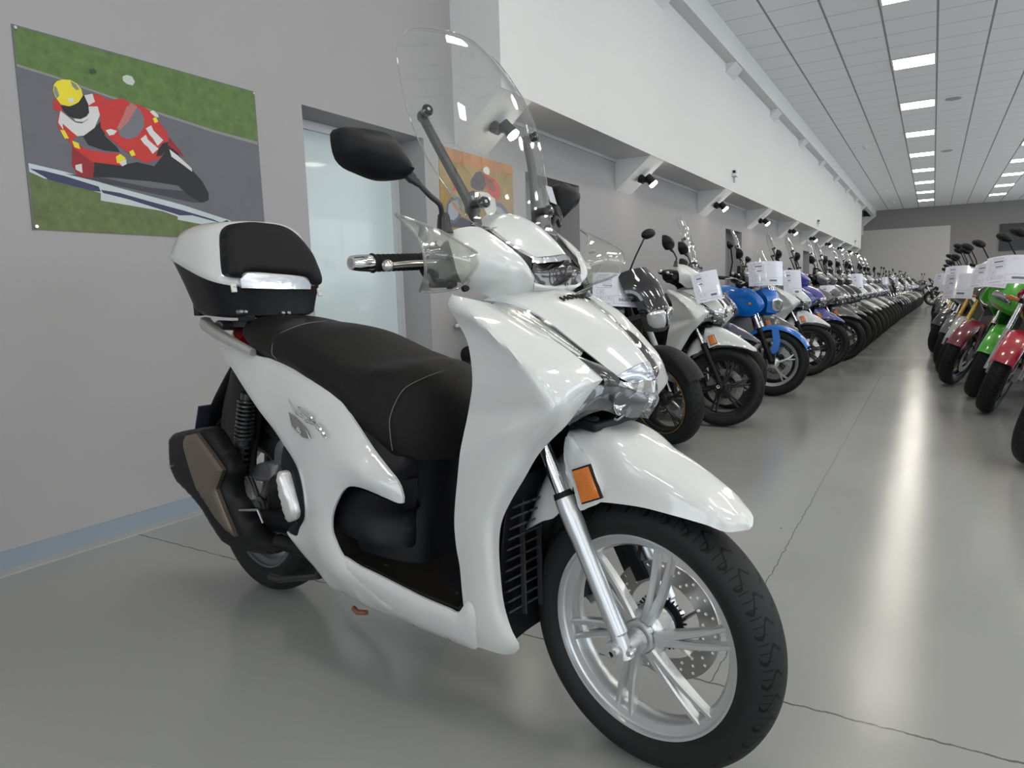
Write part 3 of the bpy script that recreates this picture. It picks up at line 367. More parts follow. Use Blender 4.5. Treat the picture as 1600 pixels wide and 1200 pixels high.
POSTER2=[('foliage',None),('foliage2',[(4.006,1.9985),(4.2407,1.9945),(4.9846,1.9959),(4.9791,1.9013),(4.7179,1.9235),(4.4669,1.9168),(4.2356,1.9189),(4.0066,1.9108)]),('road2',[(4.0799,1.5616),(4.2096,1.5386),(4.4897,1.5159),(4.6955,1.5578),(4.9806,1.5981),(4.9891,1.5126),(4.0795,1.4539)]),('tyre',[(4.0513,1.5592),(4.0696,1.6183),(4.1229,1.6647),(4.2045,1.6812),(4.2479,1.6603),(4.2585,1.5934),(4.2241,1.5312),(4.1467,1.4834),(4.089,1.4878),(4.0555,1.5184)]),('spoke',[(4.0799,1.5616),(4.0905,1.612),(4.136,1.6453),(4.1953,1.6552),(4.2154,1.6234),(4.22,1.5817),(4.1947,1.5374),(4.1411,1.5082),(4.098,1.5133)]),('tyre',[(4.7039,1.6954),(4.792,1.69),(4.8804,1.6467),(4.9426,1.5952),(4.9499,1.5577),(4.8748,1.5524),(4.8585,1.5887),(4.7889,1.6389),(4.7104,1.6596)]),('spoke',[(4.7192,1.6603),(4.7898,1.6528),(4.8596,1.6075),(4.8754,1.5618),(4.8014,1.5471),(4.7319,1.5789)]),('black',[(4.2654,1.6958),(4.4079,1.7451),(4.4864,1.7185),(4.4949,1.596),(4.3942,1.5354),(4.2879,1.5788)]),('bluew',[(4.3258,1.6849),(4.4056,1.7102),(4.4326,1.6345),(4.3959,1.5617),(4.3356,1.6)]),('white',[(4.4881,1.745),(4.6043,1.7485),(4.705,1.7137),(4.7264,1.6335),(4.6614,1.5689),(4.5929,1.5682),(4.5314,1.6523)]),('red',[(4.1337,1.7154),(4.1685,1.7566),(4.2711,1.781),(4.3006,1.7675),(4.3281,1.7194),(4.2218,1.7166)]),('red',[(4.5467,1.8924),(4.621,1.8797),(4.731,1.8528),(4.7815,1.8131),(4.7866,1.7493),(4.7395,1.7034),(4.6539,1.7267),(4.5969,1.7656),(4.5588,1.8234)]),('brown',[(4.5868,1.871),(4.6618,1.8535),(4.7194,1.8061),(4.7084,1.7686),(4.6396,1.7702),(4.5924,1.8274)]),('dgrey',[(4.3729,1.81),(4.4485,1.8797),(4.5141,1.8952),(4.5617,1.8679),(4.5913,1.8095),(4.5382,1.7592),(4.4559,1.7459),(4.3779,1.7677)]),('white',[(4.5517,1.9194),(4.5913,1.9424),(4.6328,1.9347),(4.6448,1.9095),(4.6262,1.8831),(4.5794,1.886),(4.552,1.8975)]),('pipe',[(4.1151,1.6556),(4.1601,1.6351),(4.2714,1.5604),(4.4251,1.5201),(4.4079,1.5014),(4.255,1.5421),(4.1407,1.6083)])]
WIN_P=120.; WIN_B=90.; PANEL_E=22.
STK=[(-.370,.165,1.233),(-.351,.165,1.226),(-.333,.16,1.183),(-.353,.16,1.192)]
# ------------------------------------------------------------------ palette
WHITE = pm('pearl_white', (.61, .62, .605), .30, coat=1., spec=.5)
CHROME = pm('chrome', (.82, .82, .82), .07, 1.)
SILVER = pm('silver_paint', (.60, .61, .62), .32, .75, coat=.3)
SILVERD = pm('cast_silver', (.38, .39, .40), .38, .8)
BLACKP = pm('black_plastic', (.008, .008, .0095), .42, spec=.2, bump=.25, bscale=700)
BLACKG = pm('gloss_black', (.012, .012, .013), .1, coat=1.)
RUBBER = pm('rubber', (.009, .009, .009), .6, spec=.2)
LEATHER = pm('seat_vinyl', (.0075, .007, .0066), .46, spec=.2, bump=.9, bscale=420)
STITCH = pm('stitching', (.18, .17, .16), .7)
BRONZE = pm('muffler_cover', (.23, .195, .155), .38, .85)
AMBER = pm('amber_reflector', (.62, .17, .015), .25, coat=.8, bump=.8, bscale=260)
STEEL = pm('brake_steel', (.42, .41, .40), .3, 1.)
CLEAR = glassy('clear_screen', (.975, .98, .975), 1.6, .008, 1.5, haze=.012)
GUARDM = glassy('clear_guard', (.93, .93, .90), 1.6, .02, 1.5, haze=.05)
LENS = glassy('lamp_lens', (.96, .97, .98), 1.4, .01, 1.5, haze=.02)
SMOKE = pm('smoked_lens', (.035, .033, .032), .08, coat=1.)
DISPLAY = pm('dark_floor_mat', (.010, .009, .008), .3, spec=.3)
T1 = tyre_mat('front_tyre_rubber', .280, .047, .55)
T2 = tyre_mat('rear_tyre_rubber', .294, .06, .7)
RIMS = pm('rim_silver', (.62, .63, .635), .3, .7, coat=.2)
RIMB = pm('rim_black', (.02, .02, .021), .35, .4)
SPRING = pm('black_spring', (.02, .02, .02), .25, coat=.4)
STEER = set()

def tyre_prof(R, W, rb):
    h = R - rb
    pr = [(-.33, 0), (-.45, .2), (-.5, .42), (-.475, .64), (-.40, .80), (-.29, .91), (-.15, .98), (0, 1), (.15, .98), (.29, .91), (.40, .80), (.475, .64), (.5, .42), (.45, .2), (.33, 0)]
    P = [(a * W, rb + b * h, 0) for a, b in pr]
    return [(p[0], p[1]) for p in cr(P, 40)]
def wheel(name, parent, x, z, R, W, rim, tm, rm, n=6, yaw=0., disc=(0.055, .128), style='pair', hubm=None, steer=False, discm=None, seg=96):
    rb = rim * .945
    m = MB(); w = W * .36
    prof = [(-w, rb), (-w - .003, rim), (-w + .002, rim + .001), (-w + .006, rim - .008), (-w + .012, rim - .014), (-w + .016, rim - .03), (-.012, rim - .037), (.012, rim - .037), (w - .016, rim - .03), (w - .012, rim - .014), (w - .006, rim - .008), (w - .002, rim + .001), (w + .003, rim), (w, rb),
            (w - .01, rb - .001), (.5 * w, rim - .026), (-.5 * w, rim - .026), (-w + .01, rb - .001)]
    m.lathe(prof, n=seg, closed=True)
    o = m.build(name, rm, parent, 30, loc=(x, 0, z), rot=(0, 0, yaw))
    MB().lathe(tyre_prof(R, W, rb), n=seg * 2, closed=False).build('tyre', tm, o, 80)
    h = MB(); h.lathe([(-.052, 0), (-.052, .013), (-.050, .018), (-.046, .0185), (-.046, .026), (-.044, .033), (-.030, .035), (-.026, .045), (-.02, .05), (.02, .05), (.03, .04), (.05, .036), (.06, .03), (.06, 0)], n=40)
    h.build('hub', hubm or rm, o, 30)
    for k in range(n):
        th = 2 * pi * k / n + .13
        s = MB()
        def bar(r0, a0, r1, a1, w0, w1, d0, d1, yc0, yc1):
            loops = []
            for t in np.linspace(0, 1, 6):
                r = r0 + (r1 - r0) * t; a = a0 + (a1 - a0) * t; ww = w0 + (w1 - w0) * t; dd = d0 + (d1 - d0) * t; yc = yc0 + (yc1 - yc0) * t
                u = Vector((cos(a), 0, sin(a))); q = Vector((-sin(a), 0, cos(a))); c = u * r + Vector((0, yc, 0))
                loops.append([c + q * (sx * ww) + Vector((0, sy * dd, 0)) for sx, sy in ((-1, -.6), (-.6, -1), (.6, -1), (1, -.6), (1, 1), (-1, 1))])
            s.loft(loops)
        if style == 'pair':
            bar(.036, th - .10, rim - .024, th + .05, .0095, .0055, .013, .009, -.026, -.018)
            bar(.036, th + .12, rim - .024, th + .23, .0095, .0055, .013, .009, -.026, -.018)
            bar(.034, th, .085, th + .07, .014, .003, .010, .006, -.024, -.02)
        elif style == 'swirl':
            bar(.036, th, rim - .02, th + .35, .009, .008, .012, .009, -.012, -.005)
            bar(.10, th + .14, rim - .02, th + .05, .006, .006, .009, .008, -.008, -.005)
        else:
            bar(.036, th, rim - .02, th + .06, .014, .009, .016, .012, 0, 0)
        s.build('spoke', rm, o, 30)
    if disc:
        yd, rd = disc
        ri = rd * .66; V = []; ed = []; fc = []
        def circ(c, r, k):
            i = len(V); V.extend(Vector((c[0] + r * cos(2 * pi * j / k), c[1] + r * sin(2 * pi * j / k))) for j in range(k)); return list(range(i, i + k))
        loops = [circ((0, 0), rd, 72), circ((0, 0), ri, 60)]
        for j in range(20):
            a = 2 * pi * j / 20
            for q, rr in enumerate((.93, .83, .73)):
                aa = a + q * .09; loops.append(circ((rd * rr * cos(aa), rd * rr * sin(aa)), .0037, 8))
        r = delaunay_2d_cdt(V, [], loops, 2, 1e-6)
        V2 = [tuple(p) for p in r[0]]; F = [tuple(f) for f in r[2]]
        from collections import Counter
        cnt = Counter(frozenset((f[i], f[(i + 1) % len(f)])) for f in F for i in range(len(f)))
        nv = len(V2); fs = F + [tuple(i + nv for i in f[::-1]) for f in F]
        for f in F:
            for i in range(len(f)):
                p, q = f[i], f[(i + 1) % len(f)]
                if cnt[frozenset((p, q))] == 1: fs.append((p, p + nv, q + nv, q))
        d = MB(); d.add([(p[0], yd - .002, p[1]) for p in V2] + [(p[0], yd + .002, p[1]) for p in V2], fs)
        for j in range(5):
            a = 2 * pi * j / 5; d.tube([(.03 * cos(a), yd, .03 * sin(a)), ((ri + .006) * cos(a + .5), yd, (ri + .006) * sin(a + .5))], [.012, .006], 8, flat=.5)
        d.build('brake_disc', discm or STEEL, o, 30)
    if steer: STEER.add(o.name)
    return o

def build_scooter():
    root = thing('motor_scooter', 'big pearl white scooter in the foreground with clear windscreen, black seat and white top box', 'scooter', (-0.474, 1.305, 0), radians(-9.5))
    P = lambda o: o
    def S(o): STEER.add(o.name); return o
    ST = radians(-2.5)
    # wheels
    fw = wheel('front_wheel', root, 0, .28, .28, .112, .2175, T1, RIMS, 6, ST, (.058, .128), 'pair', steer=True)
    a = MB(); a.lathe([(.045, .036), (.045, .052), (.05, .052), (.05, .036)], n=60)
    for j in range(36):
        t = 2 * pi * j / 36; a.box((.056 * cos(t), .047, .056 * sin(t)), (.008, .005, .003), (0, -t, 0))
    a.build('sensor_ring', BLACKP, fw)
    v = MB(); v.tube([(-.02, -.0, .178), (-.022, -.004, .15)], .004, 10); v.build('valve', RUBBER, fw)
    wheel('rear_wheel', root, -1.45, .294, .294, .132, .215, T2, pm('rim_rear_shaded', (.16, .16, .165), .35, .6), 6, 0, (.07, .115), 'pair', steer=False)  # silver rear rim in a darker grey: its shade is put into the colour
    # forks
    ax = T['fork_ax']
    for s, nm in ((1, 'fork'), (-1, 'fork')):
        A = mpts(ax, s); m = MB()
        p0, p1, p2 = Vector(A[2]), Vector(A[3]), Vector(A[4])
        d = (p1 - p0).normalized()
        m.tube([p0 - d * .012, p0, p0 + d * .05, p0 + d * .08, p1 - d * .03, p1, p1 + d * .008], [.0195, .0215, .0215, .0195, .0185, .0185, .012], 28)
        m.tube([p1 - d * .03, Vector((.006, p1.y, .262))], [.0175, .0165], 16)
        m.lathe([(-.020, 0), (-.020, .020), (-.012, .0215), (.012, .0215), (.016, 0)], c=(p2.x, p2.y, p2.z), n=28)
        m.tube([Vector((p2.x, p2.y - .003 * s, p2.z)), Vector((p2.x + .032, p2.y, p2.z + .004))], [.014, .010], 12)
        o = S(m.build('fork', SILVER, root, 35))
        n = MB(); top = p0 - d * .17
        n.tube([top, p0], .0145, 28); S(n.build('fork_tube', CHROME, o)) ; STEER.discard(o.children[0].name)
        q = MB(); q.tube([p0 - d * .02, p0 - d * .008], [.019, .021], 24); q.build('dust_seal', RUBBER, o)
        b = MB(); yb = p2.y - .02 * s
        b.lathe([(yb - .008 * s, .006), (yb - .008 * s, .0125), (yb, .0135), (yb + .012 * s, .0135)], c=(p2.x, 0, p2.z), n=20)
        b.lathe([(yb - .003 * s, 0), (yb - .003 * s, .007)], c=(p2.x, 0, p2.z), n=6, mi=1)
        b.tube([(p2.x + .03, p2.y - .012 * s, p2.z + .004), (p2.x + .03, p2.y + .01 * s, p2.z + .004)], .006, 6)
        b.build('axle_bolt', [CHROME, BLACKP], o)
    m = MB(); m.tube([(0, -.095, .28), (0, -.05, .28)], .016, 20); m.tube([(0, .05, .28), (0, .095, .28)], .016, 20); m.tube([(0, -.066, .28), (0, -.054, .28)], .026, 28)
    S(m.build('axle', SILVER, root))
    m = MB(); m.box((-.085, .085, .385), (.05, .045, .09), (0, -.5, 0)); m.box((-.07, .062, .40), (.035, .02, .10), (0, -.5, 0)); m.tube([(-.10, .09, .43), (-.07, .1, .35)], .014, 12)
    S(m.build('brake_caliper', BLACKP, root, bevel=.004))
    m = MB(); m.tube([(-.19, .08, .72), (-.13, .1, .55), (-.12, .1, .47), (-.09, .1, .42)], .005, 8); S(m.build('brake_hose', RUBBER, root))
    # lower yoke and stem
    m = MB(); m.box((-.2, 0, .70), (.07, .25, .04), (0, -.36, 0)); m.tube([(-.2, 0, .68), (-.34, 0, 1.04)], .03, 16); S(m.build('steering_stem', BLACKP, root, bevel=.005))
    # fender
    S(surf('front_fender', T['fender'], WHITE, root, 40, 26, .003, mir=True))
    S(surf('fender_tail', T['fender_rear'], WHITE, root, 20, 20, .003, mir=True))
    for s in (1, -1):
        fp = S(slab('fender_bracket', T['fork_plate'], WHITE, root, side=s, thick=.012, bulge=.004, bw=.01, res=.01))
        r = mpts(T['reflector'], s)
        slab('reflector', T['reflector'], AMBER, fp, side=s, thick=.008, bulge=.002, bw=.003, res=.008, smooth=False)
        c = np.mean(T['reflector'], 0); fr = [tuple(c + (np.array(p) - c) * 1.1 + np.array([0, .003, 0])) for p in T['reflector']]
        slab('reflector_frame', fr, BLACKP, fp, side=s, thick=.008, res=.01, smooth=False)
    # aprons
    for s in (1, -1):
        surf('front_apron', T['apron'], WHITE, root, 70, 20, .005, side=s, flip=False)
        slab('side_skirt', T['skirt'], WHITE, root, inner=T['skirt_in'], thick=.006, bulge=.008, bw=.03, side=s, res=.013)
        sp = slab('side_panel', T['side'], WHITE, root, inner=T['side_in'], thick=.006, bulge=.004, bw=.02, side=s, res=.013)
        slab('seat_trim', T['seat_strip'], BLACKP, root, thick=.02, side=s, res=.013)
        surf('turn_signal', T['sig_clear'], LENS, root, 20, 8, .002, side=s)
        surf('signal_reflector', [[(x - .006, y * .97, z - .006) for x, y, z in r] for r in T['sig_clear']], pm('lamp_reflector', (.62, .61, .56), .3, .8, bump=.35, bscale=120), root, 20, 8, .002, side=s)
        surf('lamp_wing', T['sig_dark'], SMOKE, root, 20, 8, .003, side=s)
        hl = surf('headlight', T['headlight'], LENS, root, 30, 12, .002, side=s)
        G = [[(x - .022, y * .93, z) for x, y, z in r] for r in T['headlight']]
        surf('headlight_reflector', G, pm('lamp_grey', (.10, .10, .105), .3, .6, bump=.15, bscale=30), hl, 24, 12, .002, side=s)
        b = MB(); c = (-.045, -.055 * s, .757)
        b.lathe([(.0, .0), (-.002, .008), (.002, .016), (.008, .021), (.014, .023), (.014, .021), (.006, .016), (-.004, 0)], c=c, axis='x', n=28)
        b.build('lamp_bowl', CHROME, hl)
        b = MB(); b.box((-.032, -.075 * s, .772), (.004, .024, .014), (.2, 0, .3 * s)); b.box((-.030, -.030 * s, .742), (.010, .026, .018), (.6 * s, .3, 0)); b.build('lamp_housing', BLACKG, hl)
        b = MB(); b.box((-.022, -.022 * s, .768), (.010, .018, .018), (.7 * s, .4, -.4 * s)); b.box((-.034, -.045 * s, .733), (.008, .04, .005), (.3 * s, .2, 0)); b.build('lamp_mirror', CHROME, hl)
    bd = T['side_in']
    # crease plate, fillers
    surf('front_cover', T['cover'], WHITE, root, 30, 26, .004, mir=True)
    surf('emblem_plate', T['emblem'], pm('emblem_silver', (.50, .53, .58), .18, .7, coat=.5), root, 14, 20, .003, mir=True)
    surf('nose_trim', T['beak'], CHROME, root, 8, 24, .004, mir=True)
    m = MB()
    for k, (dx, y0, y1, z) in enumerate(((0, -.02, -.004, .812), (0, .0, .012, .814), (.004, -.014, .0, .806))):
        m.tube([(.004 + dx, y0, z), (.010 + dx, (y0 + y1) / 2, z + .004), (.007 + dx, y1, z - .002)], .0012, 6)
    m.build('emblem_relief', CHROME, root)
    tx = text_mesh('brand_lettering', 'HONDA', .021, BLACKP, root, Matrix.Translation((-.172, .004, .9665)) @ Matrix.Rotation(radians(90), 4, 'Z') @ Matrix.Rotation(radians(28), 4, 'X') @ Matrix.Scale(1.25, 4, (1, 0, 0)), .0015)
    for v in tx.data.vertices: v.co.z -= 3.6 * v.co.x ** 2
    # dark body behind the front panels
    m = MB(); loops = [ring(-.10, .77, .10, .03), ring(-.17, .80, .14, .10), ring(-.25, .84, .16, .12), ring(-.31, .86, .17, .10)]
    m.loft(smooth_loops(loops, 10)); m.build('front_frame_cover', BLACKP, root)
    m = MB(); m.box((-.13, 0, .715), (.12, .17, .02), (0, .1, 0)); m.tube([(-.08, -.06, .72), (-.15, -.07, .71)], .012, 8); m.build('lamp_base', BLACKP, root, bevel=.006)
    # inner leg shield + louvres
    surf('inner_leg_shield', [[(-.27, -.20, .955), (-.33, -.11, .965), (-.35, 0, .97)], [(-.222, -.205, .87), (-.31, -.11, .865), (-.35, 0, .865)], [(-.235, -.195, .78), (-.32, -.11, .775), (-.36, 0, .775)], [(-.285, -.185, .68), (-.345, -.11, .67), (-.38, 0, .67)], [(-.315, -.175, .58), (-.36, -.11, .58), (-.39, 0, .58)], [(-.335, -.165, .48), (-.37, -.1, .48), (-.39, 0, .48)], [(-.34, -.16, .31), (-.355, -.1, .31), (-.37, 0, .31)]], BLACKP, root, 24, 24, .004, mir=True)
    m = MB(); rows = [(-.215, .60), (-.238, .52), (-.252, .44), (-.262, .36), (-.262, .28), (-.245, .235)]
    lv = [[(x, -.165, z), (x - .012, -.08, z), (x - .014, 0, z)] for x, z in rows]
    surf('radiator_shroud', lv, BLACKP, root, 24, 24, .004, mir=True)
    m = MB()
    for k in range(11):
        z = .30 + k * .024; x = np.interp(z, [.235, .28, .36, .44, .52, .60], [-.245, -.262, -.262, -.252, -.238, -.215])
        for y0, y1 in ((-.155, -.112), (-.102, -.055), (.055, .102), (.112, .155)):
            m.box((x + .008, (y0 + y1) / 2, z), (.014, y1 - y0, .004), (0, -.5, 0))
    for y in (-.107, -.05, .05, .107): m.box((-.246, y, .43), (.012, .004, .29))
    m.build('radiator_grille', pm('grille_black', (.03, .03, .032), .35), root)
    # belly
    m = MB(); m.loft(smooth_loops([ring(-.27, .30, .14, .07), ring(-.40, .27, .165, .06), ring(-.6, .265, .17, .055), ring(-.78, .27, .15, .06)], 12)); m.build('belly_pan', BLACKP, root)
    # floor board
    F = T['floor']; fl = [(p[0], p[1] + .004, p[2] - .004) for p in F]
    rows = [[(x, y, z), (x + .0, y * .5, z - .002), (x + .0, 0, z - .002)] for x, y, z in fl]
    rows = [[(-.80, -.215, .42), (-.80, -.1, .42), (-.8, 0, .42)]] + rows + [[(-.345, -.195, .30), (-.345, -.1, .30), (-.345, 0, .30)]]
    surf('floorboard', rows, DISPLAY, root, 30, 24, .01, mir=True)
    m = MB()
    for x, y in ((-.37, -.11), (-.395, -.16), (-.62, -.18)): m.lathe([(.322, 0), (.322, .008), (.318, .009)], c=(x, y, -.006 if x > -.5 else .012), axis='z', n=16)
    m.build('floor_bolt', RUBBER, root)
    # body under the seat
    c = []
    for z, k in ((.30, 1.0), (.36, .97), (.44, .92), (.50, .91), (.56, .95), (.62, 1.05), (.66, 1.08)):
        c.append([(-.86, -.20 * min(k, 1), z), (-.72, -.185 * k, z), (-.62, -.15 * k, z), (-.575 + .01 * k, -.10 * k, z), (-.555 + (z - .4) * .10, -.045, z), (-.55 + (z - .4) * .10, 0, z)])
    surf('tunnel_cover', c, BLACKP, root, 24, 36, .004, mir=True)
    for s in (1, -1):
        slab('footwell_cover', T['pod'], BLACKP, root, thick=.03, bulge=.012, bw=.05, side=s, res=.015)
        m = MB()
        for (u, w) in (((-.765, .475), (-.70, .447)), ((-.78, .430), (-.715, .408))):
            m.loft([[(u[0], -.205 * s, u[1] + .012), (u[0], -.225 * s, u[1] - .004), (u[0], -.205 * s, u[1] - .014)], [(w[0], -.204 * s, w[1] + .002), (w[0], -.208 * s, w[1]), (w[0], -.204 * s, w[1] - .002)]])
        m.build('air_fin', BLACKP, root)
    m = MB(); m.box((-.535, -.02, .60), (.012, .09, .03)); m.tube([(-.528, -.05, .60), (-.522, -.05, .60)], .006, 10, mi=1); m.build('seat_catch', [BLACKG, CHROME], root, bevel=.002)
    # seat
    SR = [(-1.335, [(-.02, -.09, .89), (-.005, -.105, .90), (0, -.09, .918), (0, -.045, .926), (0, 0, .928)])]
    def sr(x, pts): SR.append((x, [(0, y, z) for y, z in pts]))
    sr(-1.30, [(-.125, .862), (-.137, .885), (-.11, .917), (-.055, .930), (0, .932)])
    sr(-1.20, [(-.158, .835), (-.168, .862), (-.135, .902), (-.07, .922), (0, .926)])
    sr(-1.12, [(-.172, .822), (-.182, .848), (-.148, .888), (-.075, .908), (0, .913)])
    sr(-1.09, [(-.176, .816), (-.186, .842), (-.152, .880), (-.076, .900), (0, .906)])
    sr(-1.06, [(-.180, .811), (-.190, .838), (-.156, .882), (-.08, .904), (0, .911)])
    sr(-.96, [(-.190, .797), (-.199, .822), (-.165, .868), (-.082, .892), (0, .900)])
    sr(-.88, [(-.197, .775), (-.204, .80), (-.17, .845), (-.083, .866), (0, .872)])
    sr(-.80, [(-.202, .750), (-.205, .778), (-.17, .82), (-.083, .838), (0, .842)])
    sr(-.72, [(-.206, .720), (-.204, .752), (-.17, .80), (-.083, .815), (0, .818)])
    sr(-.66, [(-.190, .655), (-.190, .71), (-.160, .79), (-.08, .812), (0, .815)])
    sr(-.61, [(-.168, .612), (-.170, .68), (-.140, .78), (-.075, .808), (0, .812)])
    sr(-.56, [(-.135, .592), (-.140, .66), (-.115, .755), (-.065, .788), (0, .794)])
    sr(-.525, [(-.09, .587), (-.10, .65), (-.085, .73), (-.05, .757), (0, .764)])
    sr(-.498, [(-.04, .586), (-.05, .64), (-.045, .69), (-.028, .71), (0, .718)])
    sr(-.490, [(-.004, .60), (-.006, .63), (-.006, .66), (-.004, .672), (0, .676)])
    rows = [[(x + p[0], p[1], p[2]) for p in r] for x, r in SR]
    surf('seat', rows, LEATHER, root, 90, 44, .02, mir=True, ang=70)
    # seam lines
    def on_seat(pts, nm):
        m = MB(); m.tube([tuple(p) for p in cr(pts, 40)], .0011, 6); m.build(nm, STITCH, root)
    on_seat([(-1.06, .0, .914), (-1.068, -.08, .907), (-1.075, -.155, .880), (-1.05, -.192, .838), (-1.03, -.188, .815)], 'seam')
    on_seat([(-.545, -.03, .795), (-.557, -.083, .783), (-.578, -.136, .757), (-.592, -.166, .70), (-.592, -.170, .655), (-.592, -.166, .615)], 'seam')
    # rear inner body
    m = MB(); m.loft(smooth_loops([ring(-1.40, .80, .08, .05), ring(-1.25, .76, .13, .09), ring(-1.05, .70, .15, .12), ring(-.85, .60, .16, .16), ring(-.68, .52, .15, .16)], 16)); m.build('rear_frame_cover', BLACKP, root)
    # grab rail
    for s in (1, -1):
        R = mpts(T['rail'], s); m = MB()
        A = cr(R, 14); lp = []
        for i, p in enumerate(A):
            t = i / 13; w = .021 * (1 - .55 * t); h = .017 * (1 - .5 * t) + .002
            lp.append([tuple(p + np.array([0, w * a, h * b])) for a, b in ((-1, -.7), (-1.1, 0), (-.8, .9), (0, 1.1), (.8, .9), (1, 0), (.8, -.9), (0, -1))])
        m.loft(lp); m.build('grab_rail', SILVERD if False else pm('rail_silver', (.50, .49, .47), .33, .6), root, 60)
    m = MB(); m.tube([(-1.47, -.125, .905), (-1.50, -.06, .90), (-1.50, .06, .90), (-1.47, .125, .905)], .016, 12); m.box((-1.38, 0, .905), (.26, .14, .02)); m.build('luggage_rack', pm('rack_grey', (.12, .12, .12), .4, .4), root, bevel=.004)
    # side emblems
    LG = T['shlogo']; 
    for s in (1, -1):
        L = [np.array(p) + np.array([0, -.016, 0]) for p in mpts(LG, 1)]
        m = MB()
        def stroke(a, b, w0, w1):
            p = [a + (b - a) * t + np.array([0, -.001, 0]) for t in (0, .25, .75, 1)]; m.tube([(q[0], q[1] * s, q[2]) for q in p], [w0, (w0 + w1) / 2 + .0018, (w0 + w1) / 2 + .0018, w1], 8)
        stroke(L[0], L[1], .0008, .003); stroke(L[1], L[2], .003, .0015); stroke(L[3], L[4], .001, .004); stroke(L[4], L[5], .004, .002); stroke(L[6], L[7], .0015, .004); stroke(L[7], L[8], .004, .003); stroke(L[8], L[9], .004, .002); stroke(L[5], L[6], .002, .002)
        m.build('side_emblem', CHROME, root)
        pl = [(p[0], p[1] - .015, p[2]) for p in T['plate']]
        o = slab('displacement_badge', pl, pm('badge_grey', (.35, .35, .34), .2, .8), root, side=s, thick=.003, bulge=.001, bw=.004, res=.008, smooth=False)
    c = np.mean(T['plate'], 0)
    text_mesh('badge_lettering', '350', .014, WHITE, root, Matrix.Translation((c[0] + .01, c[1] - .021, c[2] - .008)) @ Matrix.Rotation(radians(38), 4, 'Y') @ Matrix.Rotation(radians(90), 4, 'X'), .0006)
    # windscreen + arms
    ws = S(surf('windscreen', T['wind'], CLEAR, root, 40, 40, .0035, mir=True))
    EDGE = glassy('edge_highlight', (.62, .64, .62), 1.5, .05, 1.5, haze=.22)  # hazy tint that paints edge highlights onto added border tubes
    W = T['wind']; e = [r[0] for r in W]; top = [W[-1][1], W[-1][2], (W[-1][1][0], -W[-1][1][1], W[-1][1][2])]; bot = [W[0][1], W[0][2], (W[0][1][0], -W[0][1][1], W[0][1][2])]
    loop = e + top + [(x, -y, z) for x, y, z in e[::-1]] + bot[::-1]
    MB().tube([tuple(p) for p in cr(loop + loop[:1], 160)], .0014, 6).build('screen_edge_line', EDGE, ws)
    for s in (1, -1):
        for p in mpts(T['bolts'], s):
            p = Vector(p); d = Vector((.93, -.25 * s, .27)).normalized(); m = MB(); m.tube([p - d * .012, p + d * .002, p + d * .006], [.009, .0125, .0095], 20); m.tube([p + d * .006, p + d * .0065], .004, 6, mi=1); S(m.build('screen_bolt', [BLACKG, CHROME], root))
            g = MB(); g.tube([p - d * .004, p - d * .001], .0165, 24); S(g.build('grommet', CLEAR, root))
        A = mpts(T['arm'], s); m = MB(); Q = cr([(p[0] - .016, p[1], p[2]) for p in A], 16); lp = []
        for i, p in enumerate(Q):
            t = i / 15; w = .0085 + .003 * t; lp.append([tuple(p + np.array(o)) for o in ((-.006, -w, 0), (.006, -w, .002), (.008, 0, .003), (.006, w, .002), (-.006, w, 0))])
        m.loft(lp); b = Vector(Q[-1]); m.ball(Q[0], .013, 12, 8, sc=(.7, 1, 1)); p2 = Vector(mpts(T['bolts'], s)[1]); 
        m.tube([Vector(Q[11]), p2 + Vector((-.008, 0, 0))], [.010, .009], 10)
        S(m.build('screen_bracket', pm('satin_black', (.02, .02, .021), .33), root, 40))
    m = MB(); 
    m.add(STK, [(0, 1, 2, 3)]); o = m.build('sticker', pm('sticker_white', (.75, .76, .8), .4), root); S(o)
    # mirrors
    for s, key, xx in ((1, 'mirror_r', -.38), (-1, 'mirror_l', -.42)):
        O = T[key]
        h = S(slab('mirror', O, BLACKP, root, axis='x', sgn=1, thick=.022, bulge=.042, bw=.05, res=.011, pw=.7))
        c = np.mean(O, 0); G = [tuple(c + (np.array(p) - c) * .9 + np.array([-.023, 0, 0])) for p in O]
        slab('mirror_glass', G, CHROME, h, axis='x', sgn=-1, thick=.002, res=.02)
    A = T['mstalk_r']
    for s in (1, -1):
        B = mpts(A, s) if s > 0 else [(x - .03, -y - .01, z - .03 if i < 4 else z) for i, (x, y, z) in enumerate(A)]
        m = MB(); Q = [tuple(p) for p in cr(B, 24)]
        m.tube(Q, [.011 if i < 4 else (.008 if i < 6 else .0055) for i in range(24)], 14)
        p = Vector(Q[-1]); m.tube([p + Vector((0, 0, .035)), p + Vector((0, 0, .03)), p + Vector((0, 0, .006)), p - Vector((0, 0, .004))], [.008, .012, .0145, .019], 18)
        S(m.build('mirror_stalk', pm('satin_black', (.02, .02, .021), .33), root, 40))
    # handlebar cover
    for s in (1, -1):
        S(surf('handlebar_cover', T['hcover'], WHITE, root, 36, 24, .004, side=s))
        S(surf('cover_gap', T['gap'], BLACKP, root, 20, 6, .004, side=s))
        S(surf('visor_chrome_trim', T['visor_chrome'], CHROME, root, 24, 6, .004, side=s))
    S(surf('cover_chin', [[p for p in r] for r in T['hchin'][:3]] + [[(-.2, 0, .992), (-.198, 0, .985), (-.205, 0, .972)]], WHITE, root, 20, 10, .004))
    S(surf('cover_chin', [[p for p in r] for r in T['hchin'][:3]] + [[(-.2, 0, .992), (-.198, 0, .985), (-.205, 0, .972)]], WHITE, root, 20, 10, .004, side=-1))
    S(surf('visor', T['visor'], WHITE, root, 24, 24, .004, mir=True))
    gar = []
    for q in range(4): gar.append([r[q] for r in T['garnish']])
